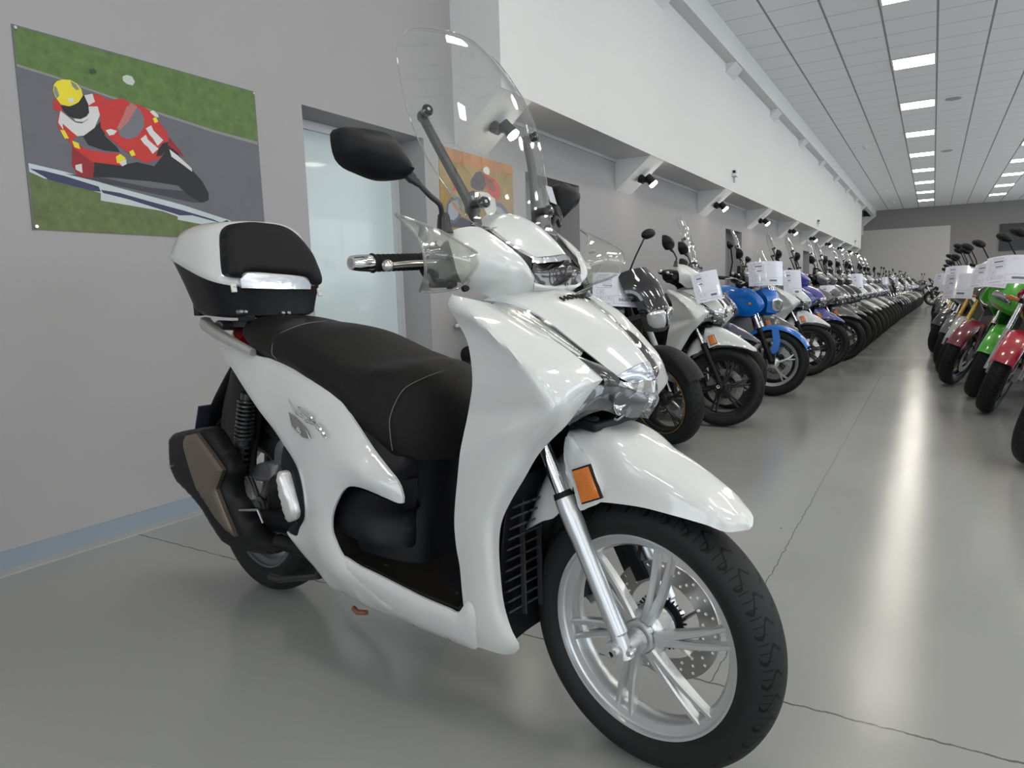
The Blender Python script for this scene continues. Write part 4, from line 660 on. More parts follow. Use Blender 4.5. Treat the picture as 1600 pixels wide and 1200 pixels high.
    S(surf('garnish', gar, pm('smoked_chrome', (.06, .058, .056), .12, .7, coat=.6), root, 14, 30, .004, mir=True))
    m = MB(); loops = [ring(-.27, 1.01, .05, .035, yc=0), ring(-.29, 1.03, .12, .05), ring(-.35, 1.04, .17, .055), ring(-.42, 1.06, .15, .05), ring(-.47, 1.07, .10, .04)]
    m.loft(smooth_loops(loops, 14)); S(m.build('instrument_housing', BLACKP, root))
    m = MB(); m.tube([(-.35, -.21, 1.03), (-.39, -.1, 1.02), (-.39, .1, 1.02), (-.35, .21, 1.03)], .02, 12); S(m.build('handlebar', BLACKP, root))
    for s in (1, -1):
        g = mpts(T['grip'], s); a, b, c = map(Vector, g); m = MB()
        m.tube([a + (b - a) * t for t in (0, .02, .35, .9, 1)], [.0115, .0135, .0155, .017, .0165], 32); d = (b - a).normalized(); m.tube([a - d * .0005, a + d * .006], .0085, 16, mi=1)
        S(m.build('bar_end', [CHROME, SILVERD], root, 25))
        m = MB(); ts = np.linspace(0, 1, 36); m.tube([b + (c - b) * t for t in ts], [.0195 if i == 1 or i >= 34 else .0165 + .0006 * (i % 3) for i in range(36)], 24); S(m.build('grip', RUBBER, root, 20))
        m = MB(); L = [Vector(p) for p in mpts(T['lever'], s)]; m.tube([tuple(p) for p in cr(L, 20)], [.007 + .0015 * abs(sin(i * .1)) for i in range(20)], 12, flat=.8); m.ball(L[0], .0115, 18, 12); S(m.build('brake_lever', pm('lever_silver', (.62, .6, .57), .22, .9), root))
        m = MB(); m.lathe([(-.198 * s, .0), (-.198 * s, .03), (-.188 * s, .036), (-.165 * s, .036), (-.15 * s, .02), (-.15 * s, 0)], c=(c.x + .005, 0, c.z - .005), n=28); m.box((c.x + .02, -.17 * s, c.z - .025), (.05, .04, .06)); S(m.build('switch_housing', BLACKP, root, bevel=.004))
        hg = S(surf('hand_guard', T['guard'], GUARDM, root, 30, 24, .003, side=s))
        Gd = mrows(T['guard'], s); gm = MB(); gm.tube([tuple(p) for p in cr([r[0] for r in Gd] , 30)], .0028, 8); gm.tube([tuple(p) for p in cr([r[-1] for r in Gd], 30)], .0028, 8); gm.build('guard_rim_highlight', EDGE, hg)  # added tubes along the guard border, painted as its bright edge highlight
        MB().tube([tuple(p) for p in cr(Gd[-1], 20)], .0028, 8).build('guard_edge_highlight', EDGE, hg)
        for p in mpts(T['bolt_guard'], s):
            p = Vector(p); m = MB(); m.tube([p + Vector((-.008, .004 * s, 0)), p + Vector((.006, -.004 * s, 0))], [.007, .006], 14); S(m.build('guard_bolt', SILVERD if p.z > 1.04 else BLACKP, root))
    # muffler
    m = MB(); mf = slab('muffler', T['muf'], pm('muffler_black', (.009, .009, .009), .45, spec=.2), root, thick=.045, bulge=.02, bw=.035, backb=.012, res=.014, ang=50)
    slab('heat_shield', T['mufc'], BRONZE, mf, thick=.012, bulge=.006, bw=.008, res=.012, smooth=False)
    m = MB(); p = T['muf'][0]; m.tube([(-1.60, -.255, .455), (-1.60, -.262, .455)], .009, 14); m.build('muffler_bolt', CHROME, mf)
    m = MB(); m.tube([(-1.10, -.19, .29), (-1.0, -.15, .27), (-.85, -.09, .25), (-.7, -.03, .26)], .022, 14); m.build('exhaust_pipe', pm('muffler_black', (.009, .009, .009), .45, spec=.2), root)
    m = MB(); q = T['chev']; m.tube([q[0], q[1]], [.003, .004], 6); m.tube([q[1], q[2]], [.004, .003], 6); m.build('shield_trim', SILVERD, root)
    # engine / swingarm
    m = MB()
    m.box((-.98, 0, .36), (.34, .26, .16), (0, -.12, 0)); m.box((-1.12, -.06, .34), (.34, .10, .11), (0, .05, 0)); m.lathe([(-.16, 0), (-.16, .075), (-.15, .085), (-.10, .09)], c=(-1.02, 0, .36), n=32)
    m.box((-1.22, .12, .36), (.55, .07, .14)); m.tube([(-1.2, -.12, .42), (-1.0, -.10, .50), (-.9, -.05, .55)], .035, 14); m.build('engine', pm('engine_black', (.016, .015, .014), .5), root, bevel=.015)
    m = MB(); m.tube([(-1.45, -.13, .29), (-1.25, -.14, .31), (-1.05, -.13, .34)], [.035, .03, .035], 14, flat=1.1); m.lathe([(-.15, 0), (-.15, .022), (-.12, .024)], c=(-1.45, 0, .294), n=24); m.build('swingarm', BLACKP, root)
    slab('engine_cover', T['silver_eng'], SILVERD, root, thick=.03, bulge=.012, bw=.02, res=.01)
    m = MB(); m.lathe([(-.11, .0), (-.11, .05), (-.10, .065), (-.07, .07)], c=(-1.17, 0, .50), n=32); m.tube([(-1.12, -.11, .43), (-1.06, -.11, .46), (-1.0, -.09, .50)], .016, 10); m.build('air_duct', SILVERD, root)
    m = MB(); 
    for k in range(7): m.tube([(-1.10 + .02 * k, -.135 + .003 * k, .36 - .012 * k), (-1.06 + .022 * k, -.13, .345 - .012 * k)], .006, 8, mi=k % 2)
    m.build('engine_bolt', [STEEL, pm('brass_bit', (.3, .24, .12), .4, .8)], root)
    # hugger, rear mudguard
    m = MB(); hug = []
    for a in np.linspace(radians(20), radians(155), 14):
        r = .335; hug.append([(-1.45 + r * cos(a), -.085, .294 + r * sin(a) - .02), (-1.45 + (r + .012) * cos(a), -.05, .294 + (r + .012) * sin(a)), (-1.45 + (r + .016) * cos(a), 0, .294 + (r + .016) * sin(a))])
    surf('rear_mudguard', hug, BLACKP, root, 28, 20, .004, mir=True)
    m = MB(); loops = [ring(-1.43, .79, .10, .03), ring(-1.50, .72, .11, .03, tilt=.0), ring(-1.62, .62, .105, .012), ring(-1.70, .52, .09, .008), ring(-1.78, .43, .085, .006)]
    m.loft(smooth_loops(loops, 14)); m.build('tail_guard', BLACKP, root)
    surf('inner_guard', [[(-1.26, -.115, .71), (-1.38, -.13, .76), (-1.44, -.11, .76)], [(-1.29, -.11, .60), (-1.42, -.12, .62), (-1.54, -.10, .62)], [(-1.33, -.11, .50), (-1.43, -.11, .50), (-1.58, -.09, .52)], [(-1.36, -.10, .42), (-1.43, -.10, .42), (-1.55, -.085, .44)]], BLACKP, root, 14, 14, .006)
    m = MB(); m.box((-1.70, -.02, .575), (.006, .19, .11), (0, .45, 0)); m.build('plate_holder', pm('plate_navy', (.03, .032, .06), .4), root)
    m = MB(); m.loft(smooth_loops([ring(-1.40, .84, .10, .04), ring(-1.47, .86, .085, .035), ring(-1.53, .875, .05, .02)], 8)); m.build('tail_light', pm('tail_red', (.35, .01, .012), .15, coat=1.), root)
    # shock absorbers
    for s in (1, -1):
        A = [Vector(p) for p in mpts(T['shock'], s)]; top, mid, mid2, low, bot = A
        sh = MB(); sh.tube([top, bot], .011, 14); sh.tube([mid2 - (mid2 - mid) * 0, low], .021, 18); sh.tube([mid + (mid2 - mid) * .3, mid2 + (low - mid2) * .12], .0235, 20, mi=1); sh.tube([top + (top - mid) * .05, top + (mid - top) * .12], .022, 18)
        sh.tube([bot - (bot - low) * .2, bot], .018, 14)
        o = sh.build('shock_absorber', [SPRING, pm('shock_grey', (.12, .12, .12), .3, .6)], root)
        h = MB(); N = 120; pts = []; d = (bot - top); L = d.length; d.normalize(); a = d.cross(Vector((0, 1, 0))).normalized(); b = d.cross(a)
        for i in range(N + 1):
            t = i / N; th = t * 2 * pi * 9.5; pts.append(top + d * (L * (.06 + .44 * t)) + a * (.027 * cos(th)) + b * (.027 * sin(th)))
        h.tube(pts, .0048, 8); 
        for t in np.linspace(.58, .9, 6): h.tube([top + d * L * (t - .012), top + d * L * (t + .012)], .026, 18)
        h.build('coil_spring', SPRING, o)
    # pillion pegs
    for s in (1, -1):
        b = slab('footpeg_bracket', T['pegbr'], BLACKP, root, thick=.02, bulge=.006, bw=.01, side=s, res=.012)
        slab('footpeg', T['peg'], pm('peg_silver', (.66, .66, .64), .28, .5), b, thick=.02, bulge=.009, bw=.012, side=s, res=.009)
    # stand and frame bits low down
    m = MB(); m.tube([(-1.0, -.10, .25), (-1.02, -.115, .18), (-1.22, -.12, .12), (-1.28, -.12, .115)], .011, 10); m.tube([(-1.0, .10, .25), (-1.02, .115, .18), (-1.22, .12, .12)], .011, 10); m.tube([(-1.02, -.11, .18), (-1.02, .11, .18)], .011, 10)
    m.build('centre_stand', pm('stand_black', (.02, .02, .02), .4), root)
    m = MB(); m.tube([(-.9, .12, .24), (-.86, .23, .12), (-.84, .28, .006)], [.012, .011, .014], 10); m.box((-.84, .285, .005), (.06, .05, .009)); m.build('side_stand', pm('stand_black', (.02, .02, .02), .4), root)
    m = MB(); m.loft([ring(-.80, .205, .15, .02, 3), ring(-.62, .20, .165, .016, 3), ring(-.5, .215, .15, .012, 3)]); m.build('under_tray', BLACKP, root)
    m = MB(); m.tube([(-.78, -.17, .17), (-.76, -.172, .165), (-.73, -.165, .17)], .007, 8); m.build('rusty_bolt', pm('copper_rust', (.30, .13, .07), .5, .5), root)
    return root

def build_topbox(root):
    """white top box bolted to the rack"""

    front = -1.295
    def lp(z, fx, rx, hy, e=3.2, tilt=.30):
        xc = (fx + rx) / 2; hx = (fx - rx) / 2
        return [(x, y * (1 - .10 * max(0, (xc - x) / hx) ** 2), zz + 0 * x) for x, y, zz in [(q[0], q[1], z + max(0, min(1, (front - q[0]) / .30)) * tilt * .30) for q in ringz(z, xc, hx, hy, e, 64)]]
    base = [lp(.925, -1.31, -1.60, .150, 3.4, .06), lp(.932, -1.30, -1.63, .165, 3.4, .10), lp(.975, -1.302, -1.66, .182, 3.6, .22), lp(1.02, -1.297, -1.70, .198, 3.8, .32), lp(1.022, -1.29, -1.69, .19, 3.8, .32)]
    m = MB(); m.loft(base); b = m.build('top_box', BLACKP, root, 30, label='top box with white lid and black base')
    lid = [lp(1.018, -1.297, -1.705, .200, 3.8, .32), lp(1.030, -1.295, -1.707, .203, 3.8, .32), lp(1.045, -1.299, -1.70, .200, 3.7, .32), lp(1.09, -1.316, -1.685, .193, 3.4, .26), lp(1.14, -1.334, -1.66, .182, 3.2, .19), lp(1.185, -1.350, -1.62, .160, 3., .11), lp(1.212, -1.364, -1.58, .125, 2.8, .06), lp(1.224, -1.375, -1.53, .08, 2.6, .02), lp(1.226, -1.40, -1.48, .03, 2.4, 0)]
    m = MB(); m.loft(smooth_loops(lid, 26)); m.build('box_lid', WHITE, b, 60)
    def off(P, d): return [(x + d, y, z) for x, y, z in P]
    slab('backrest_pad', off(T['pad'], .006), pm('pad_black', (.008, .008, .009), .5, spec=.18, bump=.4, bscale=500), b, axis='x', sgn=1, thick=.03, bulge=.016, bw=.03, res=.012, pw=.6)
    slab('reflective_band', off(T['band'], .007), pm('band_silver', (.55, .60, .68), .12, .8, coat=.5, bump=.15, bscale=40), b, axis='x', sgn=1, thick=.012, res=.012, smooth=False)
    m = MB()
    for x, y, z in T['tabs']: m.box((x + .016, y, z - .001), (.008, .016, .026), (0, -.2, 0)); m.box((x + .02, y, z + .004), (.004, .008, .006))
    m.build('hinge_tab', pm('tab_white', (.66, .66, .62), .4), b, bevel=.002)
    for x, y, z in T['bbolts']:
        m = MB(); m.tube([(-1.315, y, z), (-1.292, y, z), (-1.288, y, z)], [.006, .006, .003], 10); m.build('box_bolt', SILVERD, b)
    m = MB(); m.box((-1.31, -.115, .925), (.05, .03, .02)); m.box((-1.60, -.12, .955), (.04, .02, .04)); m.tube([(-1.64, -.05, 1.20), (-1.60, -.05, 1.222), (-1.50, -.05, 1.232)], .008, 8); m.build('box_latch', BLACKP, b, bevel=.003)
    return b
# ------------------------------------------------------------------ camera
F_PX = 1088.33; HC = .975
RW = ((.85767559, .51333893, -.02959259), (.04050527, -.12482406, -.99135174), (-.51259331, .84905953, -.12785148))
cam = bpy.data.cameras.new('camera'); cam.sensor_width = 36; cam.sensor_fit = 'HORIZONTAL'; cam.lens = F_PX / 1600 * 36; cam.clip_start = .05; cam.clip_end = 200
co = bpy.data.objects.new('camera', cam); COL.objects.link(co)
r_, d_, f_ = (Vector(v) for v in RW)
co.matrix_world = Matrix(((r_[0], -d_[0], -f_[0], 0), (r_[1], -d_[1], -f_[1], 0), (r_[2], -d_[2], -f_[2], HC), (0, 0, 0, 1)))
SC.camera = co

# ------------------------------------------------------------------ room materials
def floor_mat():
    m = bpy.data.materials.new('epoxy_floor'); m.use_nodes = True; nt = m.node_tree; b = nt.nodes['Principled BSDF']; N = nt.nodes.new; L = nt.links.new
    geo = N('ShaderNodeNewGeometry'); sp = N('ShaderNodeSeparateXYZ'); L(geo.outputs['Position'], sp.inputs[0])
    def M(op, a, b_=None, c=None):
        n = N('ShaderNodeMath'); n.operation = op
        for i, v in enumerate((a, b_, c)):
            if v is None: continue
            if isinstance(v, (int, float)): n.inputs[i].default_value = v
            else: L(v, n.inputs[i])
        return n.outputs[0]
    n1 = N('ShaderNodeTexNoise'); n1.inputs['Scale'].default_value = .9; n1.inputs['Detail'].default_value = 6; L(geo.outputs['Position'], n1.inputs['Vector'])
    n2 = N('ShaderNodeTexNoise'); n2.inputs['Scale'].default_value = 22; n2.inputs['Detail'].default_value = 4; L(geo.outputs['Position'], n2.inputs['Vector'])
    n3 = N('ShaderNodeTexNoise'); n3.inputs['Scale'].default_value = 260; n3.inputs['Detail'].default_value = 2; L(geo.outputs['Position'], n3.inputs['Vector'])
    wob = M('MULTIPLY', M('SUBTRACT', n2.outputs['Fac'], .5), .02)
    def line(coord, at, w): return M('LESS_THAN', M('ABSOLUTE', M('ADD', M('SUBTRACT', coord, at), wob)), w)
    ly = M('MULTIPLY', line(sp.outputs[1], 1.636, .0032), M('LESS_THAN', sp.outputs[0], 4.))
    lx = M('MULTIPLY', line(sp.outputs[0], -.435, .0016), M('GREATER_THAN', sp.outputs[1], 1.636))
    lx2 = M('MULTIPLY', line(sp.outputs[0], .20, .0022), M('LESS_THAN', sp.outputs[1], 1.636))
    ly2 = line(M('WRAP', sp.outputs[1], 5.6, -2.4), 1.62, .002); ly2 = M('MULTIPLY', ly2, M('GREATER_THAN', sp.outputs[1], 4.))
    g = M('MAXIMUM', M('MAXIMUM', ly, lx), M('MAXIMUM', lx2, ly2)) if False else M('MAXIMUM', M('MAXIMUM', ly, lx), lx2)
    vor = N('ShaderNodeTexVoronoi'); vor.inputs['Scale'].default_value = 3.2; L(geo.outputs['Position'], vor.inputs['Vector'])
    speck = M('LESS_THAN', vor.outputs['Distance'], .018)
    cr_ = N('ShaderNodeValToRGB'); cr_.color_ramp.elements[0].position = .3; cr_.color_ramp.elements[1].position = .7
    cr_.color_ramp.elements[0].color = (.285, .288, .281, 1); cr_.color_ramp.elements[1].color = (.318, .321, .313, 1); L(n1.outputs['Fac'], cr_.inputs[0])
    mx = N('ShaderNodeMix'); mx.data_type = 'RGBA'; L(M('MULTIPLY', M('MAXIMUM', g, speck), .8), mx.inputs[0]); L(cr_.outputs[0], mx.inputs[6]); mx.inputs[7].default_value = (.05, .05, .048, 1)
    L(mx.outputs[2], b.inputs['Base Color'])
    rr = N('ShaderNodeMapRange'); rr.inputs[1].default_value = .3; rr.inputs[2].default_value = .7; rr.inputs[3].default_value = .11; rr.inputs[4].default_value = .17; L(n1.outputs['Fac'], rr.inputs[0]); L(rr.outputs[0], b.inputs['Roughness'])
    b.inputs['Specular IOR Level'].default_value = .36
    bp = N('ShaderNodeBump'); bp.inputs['Strength'].default_value = .11; bp.inputs['Distance'].default_value = .002
    L(M('ADD', M('ADD', n3.outputs['Fac'], M('MULTIPLY', n2.outputs['Fac'], 1.5)), M('MULTIPLY', g, -3.)), bp.inputs['Height']); L(bp.outputs[0], b.inputs['Normal'])
    return m
def ceil_mat():
    m = bpy.data.materials.new('ceiling_tiles'); m.use_nodes = True; nt = m.node_tree; b = nt.nodes['Principled BSDF']; N = nt.nodes.new; L = nt.links.new
    geo = N('ShaderNodeNewGeometry'); sp = N('ShaderNodeSeparateXYZ'); L(geo.outputs['Position'], sp.inputs[0])
    def M(op, a, b_=None):
        n = N('ShaderNodeMath'); n.operation = op
        for i, v in enumerate((a, b_)):
            if v is None: continue
            if isinstance(v, (int, float)): n.inputs[i].default_value = v
            else: L(v, n.inputs[i])
        return n.outputs[0]
    def ln(c, off, w): return M('LESS_THAN', M('ABSOLUTE', M('SUBTRACT', M('FRACT', M('DIVIDE', M('ADD', c, off), .606)), .5)), w / 2 / .606)
    g1 = ln(sp.outputs[0], .085 + .303 + .606 * 40, .026); g2 = ln(sp.outputs[1], -12.457 + .303 + .606 * 60, .012)
    mx = N('ShaderNodeMix'); mx.data_type = 'RGBA'; L(g2, mx.inputs[0]); mx.inputs[6].default_value = (.90, .905, .91, 1); mx.inputs[7].default_value = (.42, .42, .43, 1)
    mx2 = N('ShaderNodeMix'); mx2.data_type = 'RGBA'; L(g1, mx2.inputs[0]); L(mx.outputs[2], mx2.inputs[6]); mx2.inputs[7].default_value = (.30, .31, .33, 1)
    L(mx2.outputs[2], b.inputs['Base Color']); b.inputs['Roughness'].default_value = .85; return m
FLOOR = floor_mat(); CEILM = ceil_mat()
WALLG = pm('grey_wall_paint', (.36, .348, .348), .8, noise=.03, nscale=1.2)
WALLL = WALLG
WALLW = pm('white_wall_paint', (.71, .71, .70), .75, noise=.015, nscale=1.)
WALLF = pm('far_wall_paint', (.245, .235, .235), .8)
PANEL = pm('far_panel_paint', (.52, .51, .49), .7)
BASEB = pm('baseboard_paint', (.24, .29, .34), .5)
KERB = pm('floor_edge_paint', (.36, .36, .34), .4)
DOORG = pm('frosted_door_glass', (.60, .69, .70), .25, coat=.3)
ALU = pm('aluminium_frame', (.62, .63, .63), .4, .3)

CZ = 4.31; XW = -2.95; YB = 4.2; YE = 31.7
def sbox(name, boxes, mat, loc=None):
    m = MB()
    for a, b in boxes: m.b2(a, b)
    return struct(m.build(name, mat, None, flat=True))
sbox('floor', [((-3.6, -7, -.1), (9, 37.4, 0))], FLOOR)
sbox('ceiling', [((-3.6, -7, CZ), (9, 37.4, CZ + .1))], CEILM)
# left wall with its recesses
opn = [(2.785, 3.84, 2.02), (5.20, 6.24, 1.985), (11.8, 12.93, 1.94), (19.83, 20.94, 1.885), (23.85, 24.86, 1.885), (26.85, 28.0, 1.872), (30.18, 31.13, 1.88)]
bx = []; y = -7
for a, b, z in opn:
    bx.append(((XW - .45, y, 0), (XW, a, CZ))); bx.append(((XW - .45, a, z), (XW, b, CZ))); y = b
bx.append(((XW - .45, y, 0), (XW, 37.2, CZ)))
sbox('wall_left', bx, WALLG)
for i, (a, b, z) in enumerate(opn):
    m = MB(); xr = XW - (.25 if i == 0 else .22)
    m.b2((xr - .03, a, 0), (xr, b, z)); o = m.build('door_%d' % (i + 1), DOORG if i == 0 else pm('recess_grey', (.215, .205, .21), .8), flat=True); struct(o)
    fr = MB(); w = .035
    if i == 0:
        fr.b2((xr, a, 0), (xr + .012, a + .02, z)); fr.b2((xr, b - .05, 0), (xr + .02, b, z)); fr.b2((xr, a, z - .05), (xr + .02, b, z)); fr.b2((xr, b - .06, 0), (xr + .03, b - .052, z))
        fr.build('door_frame', ALU, o, flat=True)
m = MB(); y = -7
for a, b, z in opn: m.b2((XW, y, 0), (XW + .008, a, .075)); y = b
m.b2((XW, y, 0), (XW + .008, 37, .075)); struct(m.build('baseboard_left', BASEB, flat=True))
m = MB(); m.b2((XW + .008, -7, 0), (XW + .07, 2.785, .006)); struct(m.build('trim_1', KERB, flat=True))
# white bulkhead above the parked row, brackets below it
sbox('wall_bulkhead', [((XW, YB, 2.36), (-2.55, YE, CZ))], WALLW)
sbox('trim_2', [((XW, YB + .43, 2.33), (XW + .012, YE, 2.36))], pm('cable_trim', (.5, .5, .5), .5))
def bracket(y, x0, z0, x1, z1, name, label, grp, t=.43, zt=None, mat=None):
    m = MB(); P = [(x0, z1), (x1, z1), (x0, z0)]
    v = [(a, y, b) for a, b in P] + [(a, y + t, b) for a, b in P]
    m.add(v, [(0, 1, 2), (5, 4, 3), (0, 3, 4, 1), (1, 4, 5, 2), (2, 5, 3, 0)])
    o = m.build(name, mat or WALLW, None, flat=True); o['kind'] = 'structure'
    return o
BY = [YB + 3.0 * k - (.06 * k if k < 3 else .0) for k in range(0, 10)]
BY = [4.2, 7.15, 10.2, 13.25, 16.3, 19.35, 22.4, 25.45, 28.5, 31.27]
for k, y in enumerate(BY):
    bracket(y, XW, 2.035, -2.56, 2.36, 'trim_%d' % (3 + k), '', '', mat=WALLW)
# ceiling beam and its small brackets
sbox('trim_20', [((-2.55, YB, 4.02), (-2.40, 37.1, CZ))], WALLW)
for k in range(9): bracket(7.1 + 3.03 * k, -2.55, 3.89, -2.41, 4.03, 'trim_%d' % (21 + k), '', '', mat=WALLW)
sbox('trim_30', [((XW, 36.6, 3.2), (-2.9, 37.1, CZ))], WALLW)
bracket(36.5, -2.95, 3.55, -2.41, 4.03, 'trim_31', '', '', mat=WALLW)
# far wall
sbox('wall_back', [((-3.6, 37.1, 0), (9, 37.4, CZ))], WALLF)
sbox('door_8', [((-2.95, 37.04, 0), (.57, 37.1, 3.43))], PANEL)
m = MB()
for k in range(14): m.b2((2.38, 37.03, 2.2 + k * .082), (4.6, 37.08, 2.2 + k * .082 + .07))
m.b2((2.38, 37.07, 2.2), (4.6, 37.095, 3.34)); struct(m.build('window_1', pm('louvre_dark', (.02, .022, .025), .4), flat=True))
# right wall with shop windows, wall behind the camera
WX = 8.2
bx = []; y = -7; wins = [(-5.5, -1.2), (.2, 4.5), (6.2, 10.5), (12.2, 16.5), (18.2, 22.5), (24.2, 28.5), (30.2, 34.5)]
for a, b in wins: bx += [((WX, y, 0), (WX + .3, a, CZ)), ((WX, a, 0), (WX + .3, b, .5)), ((WX, a, 3.3), (WX + .3, b, CZ))]; y = b
bx.append(((WX, y, 0), (WX + .3, 37.2, CZ))); sbox('wall_right', bx, WALLW)
bw = [(-2.3, 1.2), (2.2, 5.8)]; bx = []; x = -3.6
for a, b in bw: bx += [((x, -7.3, 0), (a, -7, CZ)), ((a, -7.3, 3.3), (b, -7, CZ)), ((a, -7.3, 0), (b, -7, .3))]; x = b
bx.append(((x, -7.3, 0), (9, -7, CZ))); sbox('wall_front', bx, WALLW)
def area(name, loc, rot, sx, sy, power, col):
    l = bpy.data.lights.new(name, 'AREA'); l.shape = 'RECTANGLE'; l.size = sx; l.size_y = sy; l.energy = power; l.color = col
    o = bpy.data.objects.new(name, l); COL.objects.link(o); o.location = loc; o.rotation_euler = rot; return o
k = 2
DAY = (.84, .92, 1.)
for i, (a, b) in enumerate(wins):
    m = MB()
    for yy in np.linspace(a, b, 4): m.b2((WX + .05, yy - .04, .5), (WX + .12, yy + .04, 3.3))
    m.b2((WX + .05, a, 2.4), (WX + .12, b, 2.46)); m.b2((WX + .05, a, .5), (WX + .12, b, .56)); m.b2((WX + .05, a, 3.24), (WX + .12, b, 3.3))
    struct(m.build('window_%d' % k, ALU, flat=True)); k += 1
    area('daylight', (WX + .28, (a + b) / 2, 1.9), (0, radians(90), 0), 2.8, b - a, WIN_P, DAY)
for i, (a, b) in enumerate(bw):
    m = MB()
    for xx in np.linspace(a, b, 4): m.b2((xx - .04, -7.12, .3), (xx + .04, -7.05, 3.3))
    m.b2((a, -7.12, 2.4), (b, -7.05, 2.46)); m.b2((a, -7.12, .3), (b, -7.05, .36)); m.b2((a, -7.12, 3.24), (b, -7.05, 3.3))
    struct(m.build('window_%d' % k, ALU, flat=True)); k += 1
    area('daylight', ((a + b) / 2, -7.28, 1.8), (radians(90), 0, 0), b - a, 3., WIN_B, DAY)
# ------------------------------------------------------------------ ceiling fittings
EM = pm('light_panel', (.9, .9, .88), .5, emit=(1., .945, .83), es=PANEL_E)
FRM = pm('panel_frame', (.75, .75, .74), .5)
def ceil_light(x, y, lab, vis):
    t = thing('ceiling_light', lab, 'ceiling light', (x, y, CZ), 0, 'square light panels in the ceiling')
    m = MB(); m.b2((-.27, -.27, -.012), (.27, .27, -.004)); m.build('diffuser', EM, t, flat=True)
    m = MB()
    for a, b in (((-.296, -.296), (.296, -.27)), ((-.296, .27), (.296, .296)), ((-.296, -.27), (-.27, .27)), ((.27, -.27), (.296, .27))): m.b2((*a, -.014), (*b, 0))
    m.build('frame', FRM, t, flat=True); return t
ordn = ['nearest', 'second nearest', 'third nearest', 'fourth', 'fifth', 'sixth', 'seventh', 'eighth', 'farthest']
for j, x in enumerate((-.388, 2.036, 4.46, 6.88)):
    for q in range(-5, 9):
        y = 12.76 + 3.03 * (q - 1)
        if j == 0 and q >= 0: lab = 'square light panel, %s of the lit row above the aisle' % ordn[q]
        elif j == 1 and q >= 3: lab = 'light panel, %s of the short lit row at the right edge' % ({8: 'farthest', 7: 'second farthest', 6: 'third farthest', 5: 'fourth farthest', 4: 'fifth farthest', 3: 'sixth farthest'}[q])
        else: lab = 'square light panel in the ceiling outside the view'
        ceil_light(x, y, lab, 1)
def small(name, lab, cat, loc, f, grp=None):
    t = thing(name, lab, cat, loc, 0, grp); f(t); return t
SPK = pm('speaker_grille', (.40, .40, .41), .6); DW = pm('device_white', (.72, .72, .72), .5)
for x, y, w in ((.19, 15.74, 'nearer'), (.17, 21.76, 'farther')):
    m = MB(); m.lathe([(-.012, 0), (-.012, .12), (-.002, .13), (0, .13)], c=(0, 0, 0), axis='z', n=32)
    o = m.build('ceiling_speaker', SPK, None, loc=(x, y, CZ)); tag(o, 'round grey speaker in the ceiling right of the light row, %s of the two' % w, 'speaker', 'round ceiling speakers')
for x, y, w in ((-1.56, 19.6, 'nearest'), (-1.6, 29.45, 'middle'), (-1.57, 33.82, 'farthest')):
    t = thing('smoke_detector', 'small white smoke detector on the ceiling left of the lights, %s of three' % w, 'smoke detector', (x, y, CZ), 0, 'smoke detectors')
    MB().lathe([(-.06, 0), (-.06, .035), (-.03, .05), (-.025, .07), (0, .07)], axis='z', n=24).build('housing', DW, t); MB().lathe([(-.075, 0), (-.07, .02), (-.058, .024)], axis='z', n=16).build('sensor', SPK, t)
for y, z, w in ((10.58, 2.58, 'nearest'), (19.26, 2.52, 'middle'), (28.96, 2.50, 'farthest')):
    t = thing('junction_box', 'small white box with two short cables on the white bulkhead, %s of three' % w, 'junction box', (-2.55, y, z), 0, 'junction boxes on the bulkhead')
    m = MB(); m.box((.03, 0, .03), (.06, .13, .09)); m.box((.045, -.05, .045), (.07, .03, .05)); m.build('box', DW, t, bevel=.006)
    for dy in (-.02, .03): MB().tube([(.02, dy, -.01), (.022, dy, -.10)], .006, 8).build('cable', pm('cable_grey', (.45, .45, .46), .5), t)
# spotlights on the sloping brackets
SPOTE = pm('spot_lamp_lit', (1, 1, 1), .5, emit=(1., .945, .83), es=45.)
def spot(y, lab):
    t = thing('spotlight', lab, 'spotlight', (-2.74, y, 2.165), 0, 'black spotlights on the brackets')
    m = MB(); m.tube([(-.02, 0, .01), (.03, 0, -.02)], [.045, .04], 20); m.tube([(.02, .0, -.015), (.05, .05, -.02)], .02, 12); m.build('mount', BLACKP, t)
    a = Vector((.05, .02, .03)); d = Vector((.55, .25, -.75)).normalized()
    m = MB(); m.tube([a, a + d * .05, a + d * .10], [.038, .042, .045], 24); o = m.build('lamp_head', BLACKP, t)
    m = MB(); m.tube([a + d * .101, a + d * .125, a + d * .135], [.043, .046, .03], 24); m.build('bulb', SPOTE, o)
    l = bpy.data.lights.new('spot_beam', 'SPOT'); l.energy = 14; l.color = (1, .92, .78); l.spot_size = radians(70); l.shadow_soft_size = .03
    s = bpy.data.objects.new('spot_beam', l); COL.objects.link(s); s.location = Vector((-2.74, y, 2.165)) + a + d * .15; s.rotation_euler = d.to_track_quat('-Z', 'Y').to_euler()
    return t
for k, y in enumerate(BY):
    spot(y + .22, 'lit black spotlight on a sloping bracket, %s' % (['seen through the clear windscreen', 'largest of those in plain sight', 'third nearest', 'fourth nearest', 'fifth nearest', 'fifth farthest', 'fourth farthest', 'third farthest', 'second farthest', 'farthest of all'][k]))

